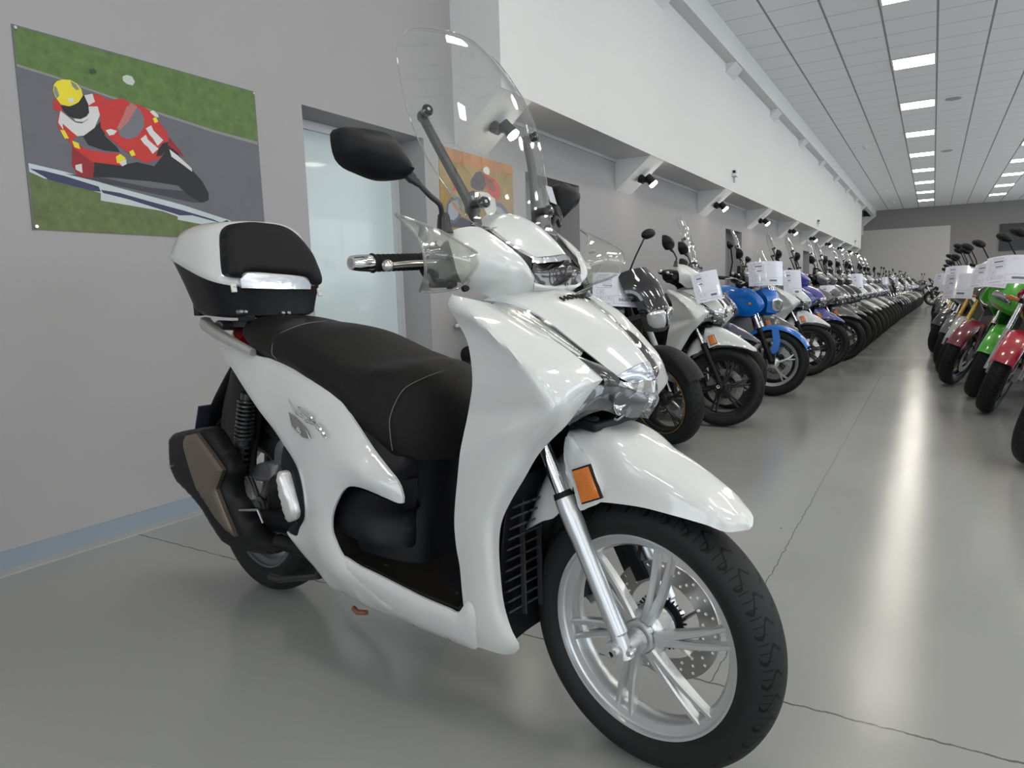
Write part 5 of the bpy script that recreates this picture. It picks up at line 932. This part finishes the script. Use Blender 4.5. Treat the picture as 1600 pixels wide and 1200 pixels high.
# ------------------------------------------------------------------ posters (flat printed boards)
PC = dict(road=(.13, .13, .15), grass=(.10, .17, .05), verge=(.24, .24, .22), grass2=(.12, .15, .055), kerb=(.50, .55, .56), navy=(.045, .045, .10), roaddark=(.05, .05, .06), black=(.018, .018, .022), red=(.50, .035, .03), redd=(.28, .02, .025), white=(.62, .62, .60), yellow=(.75, .62, .03), screen=(.16, .16, .19), pink=(.45, .16, .15), grey=(.20, .24, .20), blob=(.50, .55, .48), dark=(.04, .07, .03),
    foliage=(.30, .20, .055), foliage2=(.42, .17, .05), road2=(.08, .07, .10), tyre=(.10, .12, .16), spoke=(.30, .34, .38), bluew=(.25, .33, .42), brown=(.20, .08, .04), dgrey=(.055, .05, .06), pipe=(.36, .22, .15))
def poster(data, quad, label):
    m = MB(); mats = []; names = []
    m.add([(XW + .004, *q) for q in quad] + [(XW + .0, *q) for q in quad], [(0, 1, 2, 3), (7, 6, 5, 4)] + [(i, i + 4, (i + 1) % 4 + 4, (i + 1) % 4) for i in range(4)], 0)
    names = [data[0][0]]; k = 0
    for n, P in data[1:]:
        k += 1
        if n not in names: names.append(n)
        mi = names.index(n)
        V = [Vector(p) for p in P]; r = delaunay_2d_cdt(V, [], [list(range(len(V)))], 1, 1e-6)
        m.add([(XW + .0042 + k * .00006, p[0], p[1]) for p in r[0]], [tuple(f) for f in r[2]], mi)
    for n in names: mats.append(pm('print_' + n, PC[n], .45, spec=.3, noise=.5 if n in ('grass', 'grass2', 'foliage', 'foliage2') else .12, nscale=30 if n in ('grass', 'grass2') else 9))
    b = m.build('poster', mats, None, flat=True)
    tag(b, label, 'poster')
    return b
c1 = [(1.395, 2.016), (2.476, 2.016), (2.479, 1.375), (1.388, 1.272)]
# the board is cut square: sort the print to its own corners
pb = poster(POSTER1, [(1.388, 1.272), (2.479, 1.375), (2.476, 2.016), (1.395, 2.016)], 'large poster of a leaning racer in yellow helmet on a red number 11 motorcycle')
for y, z in ((1.405, 2.005), (2.466, 2.005), (1.40, 1.285)):
    m = MB(); m.tube([(XW + .004, y, z), (XW + .011, y, z)], .006, 12); m.build('screw', CHROME, pb)
poster(POSTER2, [(3.995, 1.42), (4.985, 1.44), (4.985, 2.0), (3.998, 2.006)], 'smaller poster of a rider on a red and silver classic racing motorcycle against orange foliage')
# ------------------------------------------------------------------ the parked rows
def paint(name, c): return pm(name, c, .28, coat=1.)
GREY1 = paint('paint_graphite', (.10, .10, .105)); PURP = paint('paint_dark_violet', (.04, .04, .085)); BLUE = paint('paint_bright_blue', (.0, .16, .62)); NAVY = paint('paint_navy', (.01, .03, .20))
GREEN = paint('paint_green', (.06, .42, .02)); RED = paint('paint_red', (.42, .012, .03)); MAROON = paint('paint_maroon', (.17, .008, .025)); BLK = paint('paint_black', (.012, .012, .013)); SILV = paint('paint_silver', (.42, .42, .42)); LILAC = paint('paint_blue_violet', (.05, .055, .30)); WHT2 = paint('paint_cool_white', (.66, .68, .70))
GOLD = pm('gold_fork', (.62, .40, .10), .25, .8); SMK = glassy('smoked_screen', (.30, .30, .31), 1.4, .02)
def steer_m(ang, p=(-.02, 0, .28), ax=(-.38, 0, 1)):
    return Matrix.Translation(p) @ Matrix.Rotation(ang, 4, Vector(ax).normalized()) @ Matrix.Translation([-v for v in p])
def copy_bike(src, loc, yaw, steer, label, group, mats=None, skip=(), cat=None, lean=0.):
    r = src.copy(); COL.objects.link(r); r.location = loc; r.rotation_euler = (lean, 0, yaw)
    r.rotation_mode = 'XYZ'
    r['label'] = label; r['group'] = group
    if cat: r['category'] = cat
    M = steer_m(steer); mats = mats or {}
    def cp(o, par, top):
        c = o.copy(); COL.objects.link(c); c.parent = par
        if top and o.name in STEER: c.matrix_basis = M @ o.matrix_basis
        for i, sl in enumerate(c.material_slots):
            if sl.material and sl.material.name in mats:
                n = mats[sl.material.name]; sl.link = 'OBJECT'; sl.material = n
        for ch in list(o.children): cp(ch, c, False)
    for o in list(src.children):
        if o.name.split('.')[0] in skip: continue
        cp(o, r, True)
    return r

def build_moto(kind, label, cat, loc, yaw, group, body, fender, forkm=CHROME, rimm=RIMB, lean=0., steer=0., screen=None, low=False):
    t = thing('motorcycle', label, cat, loc, 0, group); t.rotation_euler = (lean, 0, yaw)
    parts = []
    def S(o): STEER.add(o.name); parts.append(o); return o
    fw = wheel('front_wheel', t, 0, .30, .30, .12, .222, T1, rimm, 5, 0, (.058, .15), 'swirl', steer=False, seg=48); S(fw)
    wheel('rear_wheel', t, -1.42, .31, .31, .17, .222, T2, rimm, 5, 0, (.07, .11), 'swirl', seg=40)
    if kind == 'naked' and rimm is RIMB:
        m = MB(); m.lathe([(-.052, .214), (-.052, .2165), (.052, .2165), (.052, .214)], n=48); m.build('rim_stripe', GOLD, fw)
    for s in (1, -1):
        d = Vector((-.30, 0, .70)).normalized(); p0 = Vector((.0, -.10 * s, .30)); m = MB()
        m.tube([p0, p0 + d * .32], [.026, .024], 16); m.box((.0, -.085 * s, .33), (.05, .03, .10)); o = S(m.build('fork', BLACKP if forkm is not GOLD else SILVERD, t))
        MB().tube([p0 + d * .30, p0 + d * .76], .0215 if forkm is GOLD else .019, 16).build('fork_tube', forkm, o)
        m = MB(); m.box((-.05, .075 * s, .36), (.05, .03, .08)); S(m.build('brake_caliper', BLACKP, t, bevel=.003))
        # bar, grip, lever, mirror
        m = MB(); m.tube([(-.40, -.19 * s, 1.03), (-.46, -.36 * s, 1.01)], .016, 14); S(m.build('grip', RUBBER, t))
        m = MB(); m.tube([(-.36, -.18 * s, 1.03), (-.40, -.33 * s, 1.0)], .006, 8); S(m.build('lever', SILVERD, t))
        m = MB(); dz = .09 if kind in ('naked', 'adv') else .03; dy = .07 if kind in ('naked', 'adv') else .03; m.tube([(-.40, -.17 * s, 1.04), (-.37, -(.19 + dy * .6) * s, 1.11 + dz * .6), (-.37, -(.26 + dy) * s, 1.185 + dz)], .006, 8); S(m.build('mirror_stalk', BLACKP, t))
        O = [(-.37, s * (y - dy), z + dz) for y, z in ((-.24, 1.20), (-.26, 1.225), (-.31, 1.237), (-.355, 1.225), (-.365, 1.20), (-.335, 1.178), (-.27, 1.172))]
        S(slab('mirror', O, BLACKP, t, axis='x', sgn=1, thick=.012, bulge=.03, bw=.04, res=.02))
        m = MB(); m.tube([(-.20, -.12 * s, .80), (-.20, -.19 * s, .80), (-.20, -.21 * s, .80)], [.008, .02, .012], 12); S(m.build('turn_signal', AMBER if kind != 'sport' else BLACKP, t))
        # tank side + radiator cowl
        slab('side_cowl', [(-.28, -.17, .74), (-.20, -.16, .86), (-.34, -.17, .90), (-.62, -.19, .82), (-.66, -.18, .66), (-.50, -.18, .60), (-.38, -.18, .64)], body, t, thick=.02, bulge=.03, bw=.08, side=s, res=.03)
    m = MB(); m.tube([(-.40, -.20, 1.03), (-.36, -.1, 1.03), (-.31, -.05, 1.01), (-.31, .05, 1.01), (-.36, .1, 1.03), (-.40, .20, 1.03)], .013, 12); S(m.build('handlebar', BLACKG, t))
    m = MB(); m.box((-.28, 0, .98), (.08, .24, .03), (0, -.4, 0)); m.box((-.22, 0, .79), (.08, .25, .035), (0, -.4, 0)); m.tube([(-.22, 0, .78), (-.30, 0, 1.0)], .03, 12); S(m.build('triple_clamp', BLACKP, t, bevel=.004))
    A = []
    for a in np.linspace(radians(28), radians(152), 11):
        r = .325; A.append([(r * cos(a) * .98, -.075, .30 + r * sin(a) * .98 - .03), (r * cos(a), -.06, .30 + r * sin(a)), ((r + .012) * cos(a), 0, .30 + (r + .012) * sin(a))])
    S(surf('front_fender', A, fender, t, 24, 18, .004, mir=True))
    for s in (1, -1): S(slab('fender_stay', [(-.02, -.085, .60), (.03, -.085, .60), (.06, -.095, .48), (.03, -.10, .38), (-.01, -.10, .38), (.0, -.095, .48)], fender, t, thick=.008, side=s, res=.03))
    if kind == 'sport':
        rows = [[(-.02, -.20, .80), (.06, -.11, .79), (.10, 0, .78)], [(-.06, -.22, .86), (.04, -.11, .87), (.085, 0, .88)], [(-.14, -.20, .95), (-.03, -.10, .965), (.0, 0, .975)], [(-.25, -.15, 1.02), (-.12, -.08, 1.035), (-.08, 0, 1.045)]]
        S(surf('nose_fairing', rows, body, t, 24, 24, .006, mir=True))
        rows = [[(-.02, -.20, .80), (.06, -.11, .79), (.10, 0, .78)], [(-.08, -.17, .745), (.0, -.09, .74), (.03, 0, .73)]]
        S(surf('chin_fairing', rows, body, t, 8, 24, .006, mir=True))
        for s in (1, -1):
            h = [(.022, -.175 * 1, .842), (.062, -.10, .835), (.092, -.03, .825), (.080, -.04, .875), (.045, -.10, .89), (.0, -.165, .885)]
            S(slab('headlight', [(x + .012, y, z) for x, y, z in h], pm('lamp_dark_chrome', (.30, .30, .31), .12, .8, coat=1.), t, axis='x', sgn=1, thick=.01, bulge=.01, bw=.02, side=s, res=.012))
            slab('side_fairing', [(-.02, -.20, .79), (-.06, -.22, .86), (-.16, -.215, .93), (-.28, -.21, .88), (-.42, -.21, .72), (-.62, -.20, .52), (-.52, -.19, .42), (-.36, -.19, .46), (-.26, -.20, .60), (-.14, -.20, .72)], body, t, thick=.012, bulge=.02, bw=.05, side=s, res=.03)
        m = [[(-.18, -.15, 1.0), (-.08, -.08, 1.02), (-.05, 0, 1.03)], [(-.24, -.13, 1.10), (-.15, -.07, 1.13), (-.13, 0, 1.14)], [(-.31, -.09, 1.17), (-.25, -.05, 1.20), (-.24, 0, 1.21)]]
        S(surf('windscreen', m, CLEAR, t, 16, 20, .003, mir=True))
    elif kind == 'round':
        m = MB(); m.lathe([(-.26, .02), (-.24, .06), (-.18, .085), (-.12, .095), (-.105, .098), (-.10, .094)], c=(0, 0, .86), axis='x', n=36); h = S(m.build('headlight', CHROME, t))
        m = MB(); m.lathe([(-.108, .09), (-.092, .06), (-.085, 0)], c=(0, 0, .86), axis='x', n=32); m.build('headlight_lens', LENS, h)
        m = MB(); m.lathe([(-.125, .09), (-.16, .05), (-.17, 0)], c=(0, 0, .86), axis='x', n=32); m.ball((-.14, 0, .86), .028, 14, 10); m.build('lamp_bowl', pm('lamp_reflector', (.62, .61, .56), .22, .9), h)
        for s in (1, -1):
            m = MB(); m.lathe([(-.32, .0), (-.32, .035), (-.28, .04), (-.275, 0)], c=(0, -.045 * s, 1.04), axis='x', n=24); S(m.build('gauge', CHROME, t))
    else:
        n0 = len(parts)
        rows = [[(-.10, -.08, .74), (-.045, -.05, .735), (-.03, 0, .73)], [(-.09, -.115, .84), (-.02, -.07, .84), (-.0, 0, .84)], [(-.14, -.12, .95), (-.07, -.07, .955), (-.05, 0, .96)]]
        S(surf('headlight_cowl', rows, body if kind == 'adv' else BLACKG, t, 20, 24, .006, mir=True))
        for s in (1, -1):
            h = [(-.03, -.10, .86), (.012, -.012, .86), (.010, -.012, .775), (-.02, -.045, .75), (-.045, -.09, .79)]
            S(slab('headlight', h, pm('lamp_bright', (.60, .62, .64), .1, .75, coat=1.), t, axis='x', sgn=1, thick=.01, bulge=.012, bw=.02, side=s, res=.012))
        top = 1.12 if kind != 'adv' else 1.30
        rows = [[(-.14, -.13, .93), (-.06, -.075, .935), (-.035, 0, .94)], [(-.19, -.15, (.93 + top) / 2), (-.12, -.085, (.94 + top) / 2), (-.10, 0, (.95 + top) / 2)], [(-.25, -.12, top - .02), (-.20, -.07, top - .005), (-.18, 0, top)]]
        S(surf('windscreen', rows, screen or BLACKG, t, 20, 22, .004, mir=True))
        for o in parts[n0:]: o.location = (.07 if kind == 'naked' else .02, 0, 0)
        if kind == 'adv':
            for s in (1, -1): slab('front_cowl', [(-.02, -.13, .80), (-.06, -.15, .90), (-.20, -.18, .97), (-.45, -.20, .86), (-.62, -.19, .72), (-.45, -.19, .70), (-.25, -.18, .72), (-.12, -.16, .72)], body, t, thick=.012, bulge=.02, bw=.05, side=s, res=.03)
    L = [ring(-.36, .90, .06, .05), ring(-.44, .90, .13, .09), ring(-.56, .89, .155, .105), ring(-.68, .86, .13, .09), ring(-.78, .82, .07, .05)]
    m = MB(); m.loft(smooth_loops(L, 14)); m.build('fuel_tank', body, t)
    L = [ring(-.72, .82, .06, .03), ring(-.80, .80, .11, .04), ring(-.95, .79, .14, .04), ring(-1.08, .83, .13, .045), ring(-1.25, .88, .11, .04), ring(-1.40, .90, .06, .025)]
    m = MB(); m.loft(smooth_loops(L, 16)); m.build('seat', LEATHER, t)
    L = [ring(-.95, .73, .12, .05), ring(-1.15, .79, .12, .06), ring(-1.38, .85, .09, .05), ring(-1.56, .89, .05, .03)]
    m = MB(); m.loft(smooth_loops(L, 12)); m.build('tail_cowl', body, t)
    m = MB(); m.box((-1.57, 0, .885), (.02, .09, .035)); m.build('tail_light', pm('tail_red', (.35, .01, .012), .15, coat=1.), t)
    if kind == 'naked':
        m = MB(); m.tube([(-1.46, 0, .84), (-1.54, 0, .70)], .014, 8); m.box((-1.545, 0, .64), (.02, .18, .15)); m.build('plate_hanger', BLACKP, t)
        for s in (1, -1):
            m = MB(); m.tube([(-1.50, -.03 * s, .76), (-1.50, -.12 * s, .76)], .010, 8); m.ball((-1.50, -.14 * s, .76), .022, 12, 8, sc=(1, 1.4, .8)); m.build('rear_signal', pm('signal_clear', (.55, .53, .50), .2, coat=1.), t)
    m = MB(); m.box((-.60, 0, .44), (.42, .30, .22), (0, -.1, 0)); m.box((-.52, 0, .60), (.24, .32, .16), (0, .3, 0)); m.lathe([(-.19, 0), (-.19, .08), (-.17, .10), (.17, .10), (.19, .08), (.19, 0)], c=(-.72, 0, .42), n=28)
    m.build('engine', pm('engine_black', (.016, .015, .014), .5), t, bevel=.015)
    m = MB(); m.box((-.33, 0, .58), (.05, .30, .26), (0, -.25, 0)); m.build('radiator', pm('grille_black', (.03, .03, .032), .35), t, bevel=.004)
    m = MB()
    for s in (1, -1): m.tube([(-.30, .06 * s, .92), (-.5, .15 * s, .78), (-.8, .15 * s, .62), (-.95, .12 * s, .45)], .025, 10); m.tube([(-.85, .10 * s, .62), (-1.2, .10 * s, .80), (-1.45, .05 * s, .86)], .014, 8)
    m.build('frame', BLACKP, t)
    m = MB()
    for s in (1, -1): m.tube([(-.90, .10 * s, .42), (-1.15, .12 * s, .37), (-1.42, .12 * s, .31)], [.03, .028, .022], 10)
    m.build('swingarm', BLACKP, t)
    m = MB(); m.tube([(-.40, -.10, .50), (-.38, -.10, .30), (-.60, -.12, .20), (-1.0, -.16, .24)], .022, 12); m.build('exhaust_pipe', SILVERD, t)
    m = MB(); m.loft([ring(-1.0, .26, .045, .05, yc=-.17), ring(-1.05, .28, .06, .065, yc=-.18), ring(-1.40, .42, .06, .065, yc=-.19), ring(-1.43, .43, .04, .04, yc=-.19)]); m.build('muffler', pm('muffler_black', (.02, .02, .02), .4), t)
    m = MB(); m.tube([(-.75, .14, .32), (-.72, .25, .10), (-.70, .30, .008)], .011, 8); m.build('side_stand', BLACKP, t)
    t.rotation_euler = (lean, 0, yaw)
    if steer:
        M = steer_m(steer, (-.02, 0, .30))
        for o in parts: o.matrix_basis = M @ o.matrix_basis
    t['st'] = steer; 
    return t, parts
def unsteer(t, parts, steer):
    pass

TAGW = pm('price_sheet_paper', (.66, .66, .74), .25, coat=.6); INK = pm('price_sheet_ink', (.12, .12, .15), .6); INK2 = pm('price_sheet_grey', (.40, .40, .46), .6)
def price_tag(loc, yaw, tilt, label, w=.297, h=.21, curl=.02, text=False, roll=0.):
    """laminated A4 sheet hung on a handlebar"""
    t = thing('price_sheet', label, 'price sheet', loc, 0, 'price sheets on the parked bikes')
    t.rotation_euler = Euler((roll, tilt, yaw), 'XYZ')
    m = MB(); n = 10; R = []
    for k, x in ((0, .0), (1, -.0012)):
        for i in range(n + 1):
            u = (i / n - .5); R.append([(x - curl * (2 * u) ** 2, u * w, h / 2), (x - curl * (2 * u) ** 2 - .002, u * w, -h / 2)])
    V = [p for r in R for p in r]; f = []
    for i in range(n):
        a = 2 * i; f.append((a, a + 1, a + 3, a + 2)); b = a + 2 * (n + 1); f.append((b, b + 2, b + 3, b + 1))
    o = 2 * (n + 1)
    f += [(0, o, o + 1, 1), (2 * n, 2 * n + 1, o + 2 * n + 1, o + 2 * n)]
    for i in range(n): a = 2 * i; f.append((a, a + 2, a + 2 + o, a + o)); f.append((a + 1, a + 1 + o, a + 3 + o, a + 3))
    m.add(V, f); s = m.build('sheet', TAGW, t)
    g = MB()
    def bar(u0, v0, u1, v1, mi=0):
        x = lambda u: .0006 - curl * (2 * u) ** 2
        k = max(1, int(abs(u1 - u0) * 12))
        for q in range(k):
            a = u0 + (u1 - u0) * q / k; b = u0 + (u1 - u0) * (q + 1) / k
            g.add([(x(a), a * w, v0 * h), (x(b), b * w, v0 * h), (x(b), b * w, v1 * h), (x(a), a * w, v1 * h)], [(0, 1, 2, 3)], mi)
    for u0, v0, u1, v1 in ((-.42, .22, -.12, .36), (-.42, .04, -.12, .18), (-.42, -.14, -.28, -.02), (-.42, -.32, -.28, -.20), (-.24, -.32, -.12, -.20), (-.08, -.42, .44, -.18)):
        e = .006
        bar(u0, v0, u1, v0 + e); bar(u0, v1 - e, u1, v1); bar(u0, v0, u0 + e * .6, v1); bar(u1 - e * .6, v0, u1, v1)
    for u0, v0, u1, v1 in ((-.38, .40, -.16, .43), (-.36, -.10, -.31, -.06), (-.36, -.28, -.31, -.24), (-.2, -.28, -.15, -.24), (-.38, -.44, -.14, -.41), (0, .38, .1, .39), (0, .34, .14, .35)): bar(u0, v0, u1, v1, 1)
    if not text:
        for u0, v0, u1, v1 in ((-.34, .27, -.16, .32), (-.3, .09, -.16, .13), (.05, -.34, .28, -.27)): bar(u0, v0, u1, v1, 0)
    g.build('printing', [INK, INK2], s, flat=True)
    if text:
        for tx, u, v, sz in (('Honda', -.2, .29, .020), ('Hornet', -.2, .11, .020), ('6600', .14, -.30, .034)):
            text_mesh('lettering', tx, sz, INK, s, Matrix.Translation((.0012 - curl * (2 * u) ** 2, u * w, v * h)) @ Matrix.Rotation(radians(90), 4, 'Z') @ Matrix.Rotation(radians(90), 4, 'X'), .0002)
    return t

def build_rows():
    RJ = random.Random(5)
    D = radians
    GL = 'scooters and motorcycles parked along the left wall'; GR = 'motorcycles parked along the right side of the aisle'
    # --- scooters: copies of one scooter with other paint, wheels and fittings
    PW = 'pearl_white'; base = dict(silver_paint=BLACKP, rim_silver=RIMB, chrome=CHROME)
    noguard = ('hand_guard', 'guard_bolt', 'top_box', 'brand_lettering', 'side_emblem', 'displacement_badge', 'badge_lettering', 'emblem_relief', 'sticker', 'tail_guard', 'plate_holder', 'luggage_rack')
    noscr = noguard + ('windscreen', 'screen_bracket', 'screen_bolt', 'grommet')
    def sc(x, y, lab, col=None, rim=RIMB, scr=True, extra=None, yaw=-20, st=26, cover=None):
        yaw += RJ.uniform(-4, 4) if y > 7 else 0; st += RJ.uniform(-7, 7) if y > 7 else 0
        mp = dict(base); mp['rim_silver'] = rim
        if col is not None: mp[PW] = col
        if extra: mp.update(extra)
        return copy_bike(SCOOT, (x, y, 0), D(yaw), D(st), lab, GL, mp, noguard if scr else noscr)
    sc(-1.25, 4.96, 'white scooter with black wheels and no screen, nearest scooter behind the big one', None, RIMB, False)
    sc(-1.38, 5.72, 'violet-grey scooter with a tall clear screen, between the white scooter and the bright blue motorcycle', PURP, RIMB, True)
    sc(-1.33, 7.28, 'graphite scooter right behind the bright blue motorcycle', GREY1, RIMB, True)
    sc(-1.14, 8.12, 'scooter with a white front fender behind the graphite one', WHT2, RIMB, True, {'lamp_grey': GREY1})
    sc(-1.08, 8.95, 'blue-violet scooter with an orange reflector beside a white-fendered one', LILAC, RIMB, True)
    sc(-.98, 9.80, 'charcoal scooter with an orange reflector, last before the floor reflections of the left row', GREY1, RIMB, True)
    # --- motorcycles in the left row
    build_moto('naked', 'black motorcycle with gold rim stripe just behind the nose of the big scooter', 'motorcycle', (-1.42, 4.2, 0), D(-2), GL, BLK, BLACKP, SILV, RIMB, 0, D(-24), BLACKG)
    adv, ap = build_moto('adv', 'bright blue and black adventure motorcycle with silver wheels in the left row', 'motorcycle', (-1.20, 6.52, 0), D(-22), GL, BLUE, BLUE, CHROME, RIMS, 0, 0, CLEAR)
    rnd, rp = build_moto('round', 'silver motorcycle with a round headlight and gold fork tubes beside the maroon fender', 'motorcycle', (.16, 8.55, 0), D(230), GR, SILV, SILV, GOLD, RIMB, D(-12), 0)
    spt, spp = build_moto('sport', 'bright green sport motorcycle with a pointed fairing in the right row', 'motorcycle', (.36, 6.98, 0), D(230), GR, GREEN, GREEN, CHROME, RIMB, D(-12), 0)
    nk, np_ = build_moto('naked', 'navy blue motorcycle with dark screen behind the silver one in the right row', 'motorcycle', (.14, 10.1, 0), D(230), GR, NAVY, BLK, CHROME, RIMB, D(-12), 0, SMK)
    for t, ps, st in ((rnd, rp, 22), (spt, spp, 22), (nk, np_, 22), (adv, ap, 22)): pass
    steered = [(rnd, rp), (spt, spp), (nk, np_), (adv, ap)]
    C = copy_bike
    cols = [(GREY1, 'graphite'), (BLK, 'black'), (WHT2, 'white'), (BLK, 'black'), (SILV, 'silver'), (PURP, 'violet-grey')]
    ys = [10.65, 11.5, 12.35, 13.2, 14.05, 14.9, 15.75, 16.6, 17.45, 18.3]
    lab = ['graphite', 'black', 'black', 'white', 'graphite', 'white', 'black', 'silver', 'black', 'violet-grey']; cm = dict(graphite=GREY1, black=BLK, white=WHT2, silver=SILV)
    cm['violet-grey'] = PURP
    nth = ['first', 'second', 'third', 'fourth', 'fifth', 'sixth', 'seventh', 'eighth', 'ninth', 'tenth']
    for k, y in enumerate(ys):
        sc(-.97 + .012 * k, y, '%s scooter in the left row, %s one past the charcoal scooter' % (lab[k], nth[k]), cm[lab[k]], RIMS if k in (7, 9) else RIMB, k % 4 != 1)
    # far part of the left row: motorcycles
    mm = {'paint_green': BLK, 'paint_silver': BLK}
    src = [rnd, nk, adv, spt]; k = 0
    for y in np.arange(19.2, 32., .92):
        s = src[k % 4]; colr = [(BLK, 'black'), (WHT2, 'white'), (GREY1, 'graphite'), (SILV, 'silver')][k % 4 if k != 1 else 3]
        mp = {n: colr[0] for n in ('paint_green', 'paint_silver', 'paint_navy', 'paint_bright_blue')}; mp['gold_fork'] = CHROME if k % 3 else GOLD
        if k % 3 == 0: mp['rim_black'] = RIMS
        C(s, (-.86 + .022 * k, y, 0), D(-24 + RJ.uniform(-5, 5)), D(26 + RJ.uniform(-9, 6)), '%s motorcycle far down the left row, number %d counted past the last scooter' % (colr[1], k + 1), GL, mp, (), 'motorcycle'); k += 1
    # right row copies
    def rr(s, x, y, lb, col, fen=None, fk=None, rim=None, yaw=230, st=22, extra=None):
        mp = {n: col for n in ('paint_green', 'paint_silver', 'paint_navy', 'paint_bright_blue')}
        if fk: mp['gold_fork'] = fk; mp['chrome'] = fk
        if rim: mp['rim_black'] = rim
        r = C(s, (x, y, 0), D(yaw + RJ.uniform(-5, 5)), D(st + RJ.uniform(-8, 5)), lb, GR, mp, (), 'motorcycle', D(-12))
        if fen:
            for c in r.children:
                if c.name.split('.')[0] in ('front_fender', 'fender_stay'): c.material_slots[0].link = 'OBJECT'; c.material_slots[0].material = fen
        return r
    rr(nk, .50, 4.50, 'motorcycle cut by the right edge, only its lowest front tyre in view', BLK, BLK)
    rr(nk, .68, 5.40, 'motorcycle at the right edge behind the nearest tyre, black fender', BLK, BLK)
    rr(rnd, .40, 6.20, 'motorcycle with a bright red front fender and chrome fork in the right row', RED, RED, CHROME)
    rr(rnd, .20, 7.78, 'motorcycle with a maroon front fender between the green one and the silver fender', MAROON, MAROON, None)
    y = 9.3
    rr(spt, .15, 9.32, 'graphite motorcycle in the right row just past the silver fender', GREY1, GREY1)
    cl = [(WHT2, 'white'), (BLK, 'black'), (SILV, 'silver'), (BLK, 'black'), (GREY1, 'graphite'), (WHT2, 'white')]
    sr_ = [nk, rnd, spt]
    for k, y in enumerate([10.9, 11.8, 12.8, 13.8, 14.8, 16., 17.2, 18.6, 20., 21.6, 23.3, 25.]):
        c = cl[k % 6]; rr(sr_[k % 3], .12, y, '%s motorcycle in the right row, %s past the navy blue one' % (c[1], (nth + ['eleventh', 'twelfth'])[k]), c[0], c[0] if k % 2 else BLK)
    # two motorcycles across the far end of the aisle
    C(nk, (.0, 33.6, 0), D(8), 0, 'black motorcycle standing sideways at the far end of the aisle', 'motorcycles across the far end', {'paint_navy': BLK, 'smoked_screen': BLACKG}, (), 'motorcycle')
    C(rnd, (.75, 34.9, 0), D(10), 0, 'second black motorcycle at the far end, right of and behind the sideways one', 'motorcycles across the far end', {'paint_silver': BLK, 'gold_fork': BLACKP}, (), 'motorcycle')
    # steer the sources themselves
    for t, ps in steered:
        M = steer_m(D(27 if t is not adv else 24), (-.02, 0, .30))
        for o in ps: o.matrix_basis = M @ o.matrix_basis
    # --- price sheets
    def onbike(x, y, yaw, lx, ly, lz):
        c, s = cos(D(yaw)), sin(D(yaw)); return (x + lx * c - ly * s, y + lx * s + ly * c, lz)
    price_tag(onbike(-1.42, 4.22, -8, -.20, -.24, .985), D(-52), D(-14), 'price sheet on the black motorcycle behind the white scooter, nearest sheet', .297, .21, .02, True, D(-4))
    price_tag(onbike(-1.30, 4.98, 6, -.05, -.10, .99), D(-55), D(-12), 'upright price sheet on the handlebar of the white scooter without a screen', .19, .21, .012, False, D(10))
    price_tag(onbike(-1.20, 6.52, 0, -.03, -.15, 1.09), D(-60), D(-8), 'price sheet above the bright blue front of the adventure motorcycle', .297, .21, .05)
    for (x, y, lb, w, h) in ((-1.14, 8.12, 'upright white price sheet on the scooter with the white fender', .21, .297), (-.98, 9.8, 'small price sheet on the charcoal scooter', .21, .24), (-.93, 13.2, 'price sheet on a white scooter in the middle of the left row', .21, .297)):
        price_tag(onbike(x, y, 0, -.15, -.05, 1.0 if h > .25 else .85), D(-50), D(-10), lb, w, h, .02)
    for k, y in enumerate((20.1, 21.9, 23.8, 25.6, 27.5, 29.3)):
        price_tag(onbike(-.82, y, 0, -.16, 0, 1.02), D(-45), D(-15), 'white price sheet far down the left row, %s of six' % nth[k], .297, .21, .02)
    G = 230
    price_tag(onbike(.40, 6.20, G, -.10, .02, 1.05), D(258), D(-38), 'large price sheet lying over the bars of the motorcycle with the red fender', .32, .26, .03)
    price_tag(onbike(.36, 6.98, G, .02, .05, 1.02), D(240), D(-35), 'price sheet draped over the screen of the green motorcycle', .30, .24, .03)
    price_tag(onbike(.20, 7.78, G, -.05, -.05, .93), D(232), D(-15), 'price sheet on the motorcycle with the maroon fender', .297, .24, .03)
    price_tag(onbike(.16, 8.55, G, -.05, .05, 1.04), D(252), D(-30), 'price sheet above the round headlight of the silver motorcycle', .297, .21, .02)
    price_tag(onbike(.14, 10.1, G, -.06, 0, .95), D(228), D(-25), 'price sheet on the navy blue motorcycle', .297, .21, .02)
    price_tag(onbike(.12, 12.8, G, -.02, 0, 1.0), D(240), D(-20), 'small-looking price sheet half way down the right row', .297, .21, .02)
# ------------------------------------------------------------------ assemble
SCOOT = build_scooter(); build_topbox(SCOOT); build_rows()
# ------------------------------------------------------------------ world and view
w = bpy.data.worlds.new('world'); SC.world = w; w.use_nodes = True; w.node_tree.nodes['Background'].inputs[0].default_value = (.75, .85, 1, 1); w.node_tree.nodes['Background'].inputs[1].default_value = 1.
SC.view_settings.view_transform = 'Standard'; SC.view_settings.look = 'None'; SC.view_settings.gamma = 1; SC.view_settings.use_curve_mapping = False
SC.view_settings.exposure = -.07
SC.cycles.max_bounces = 8; SC.cycles.transparent_max_bounces = 24; SC.cycles.diffuse_bounces = 4; SC.cycles.glossy_bounces = 4
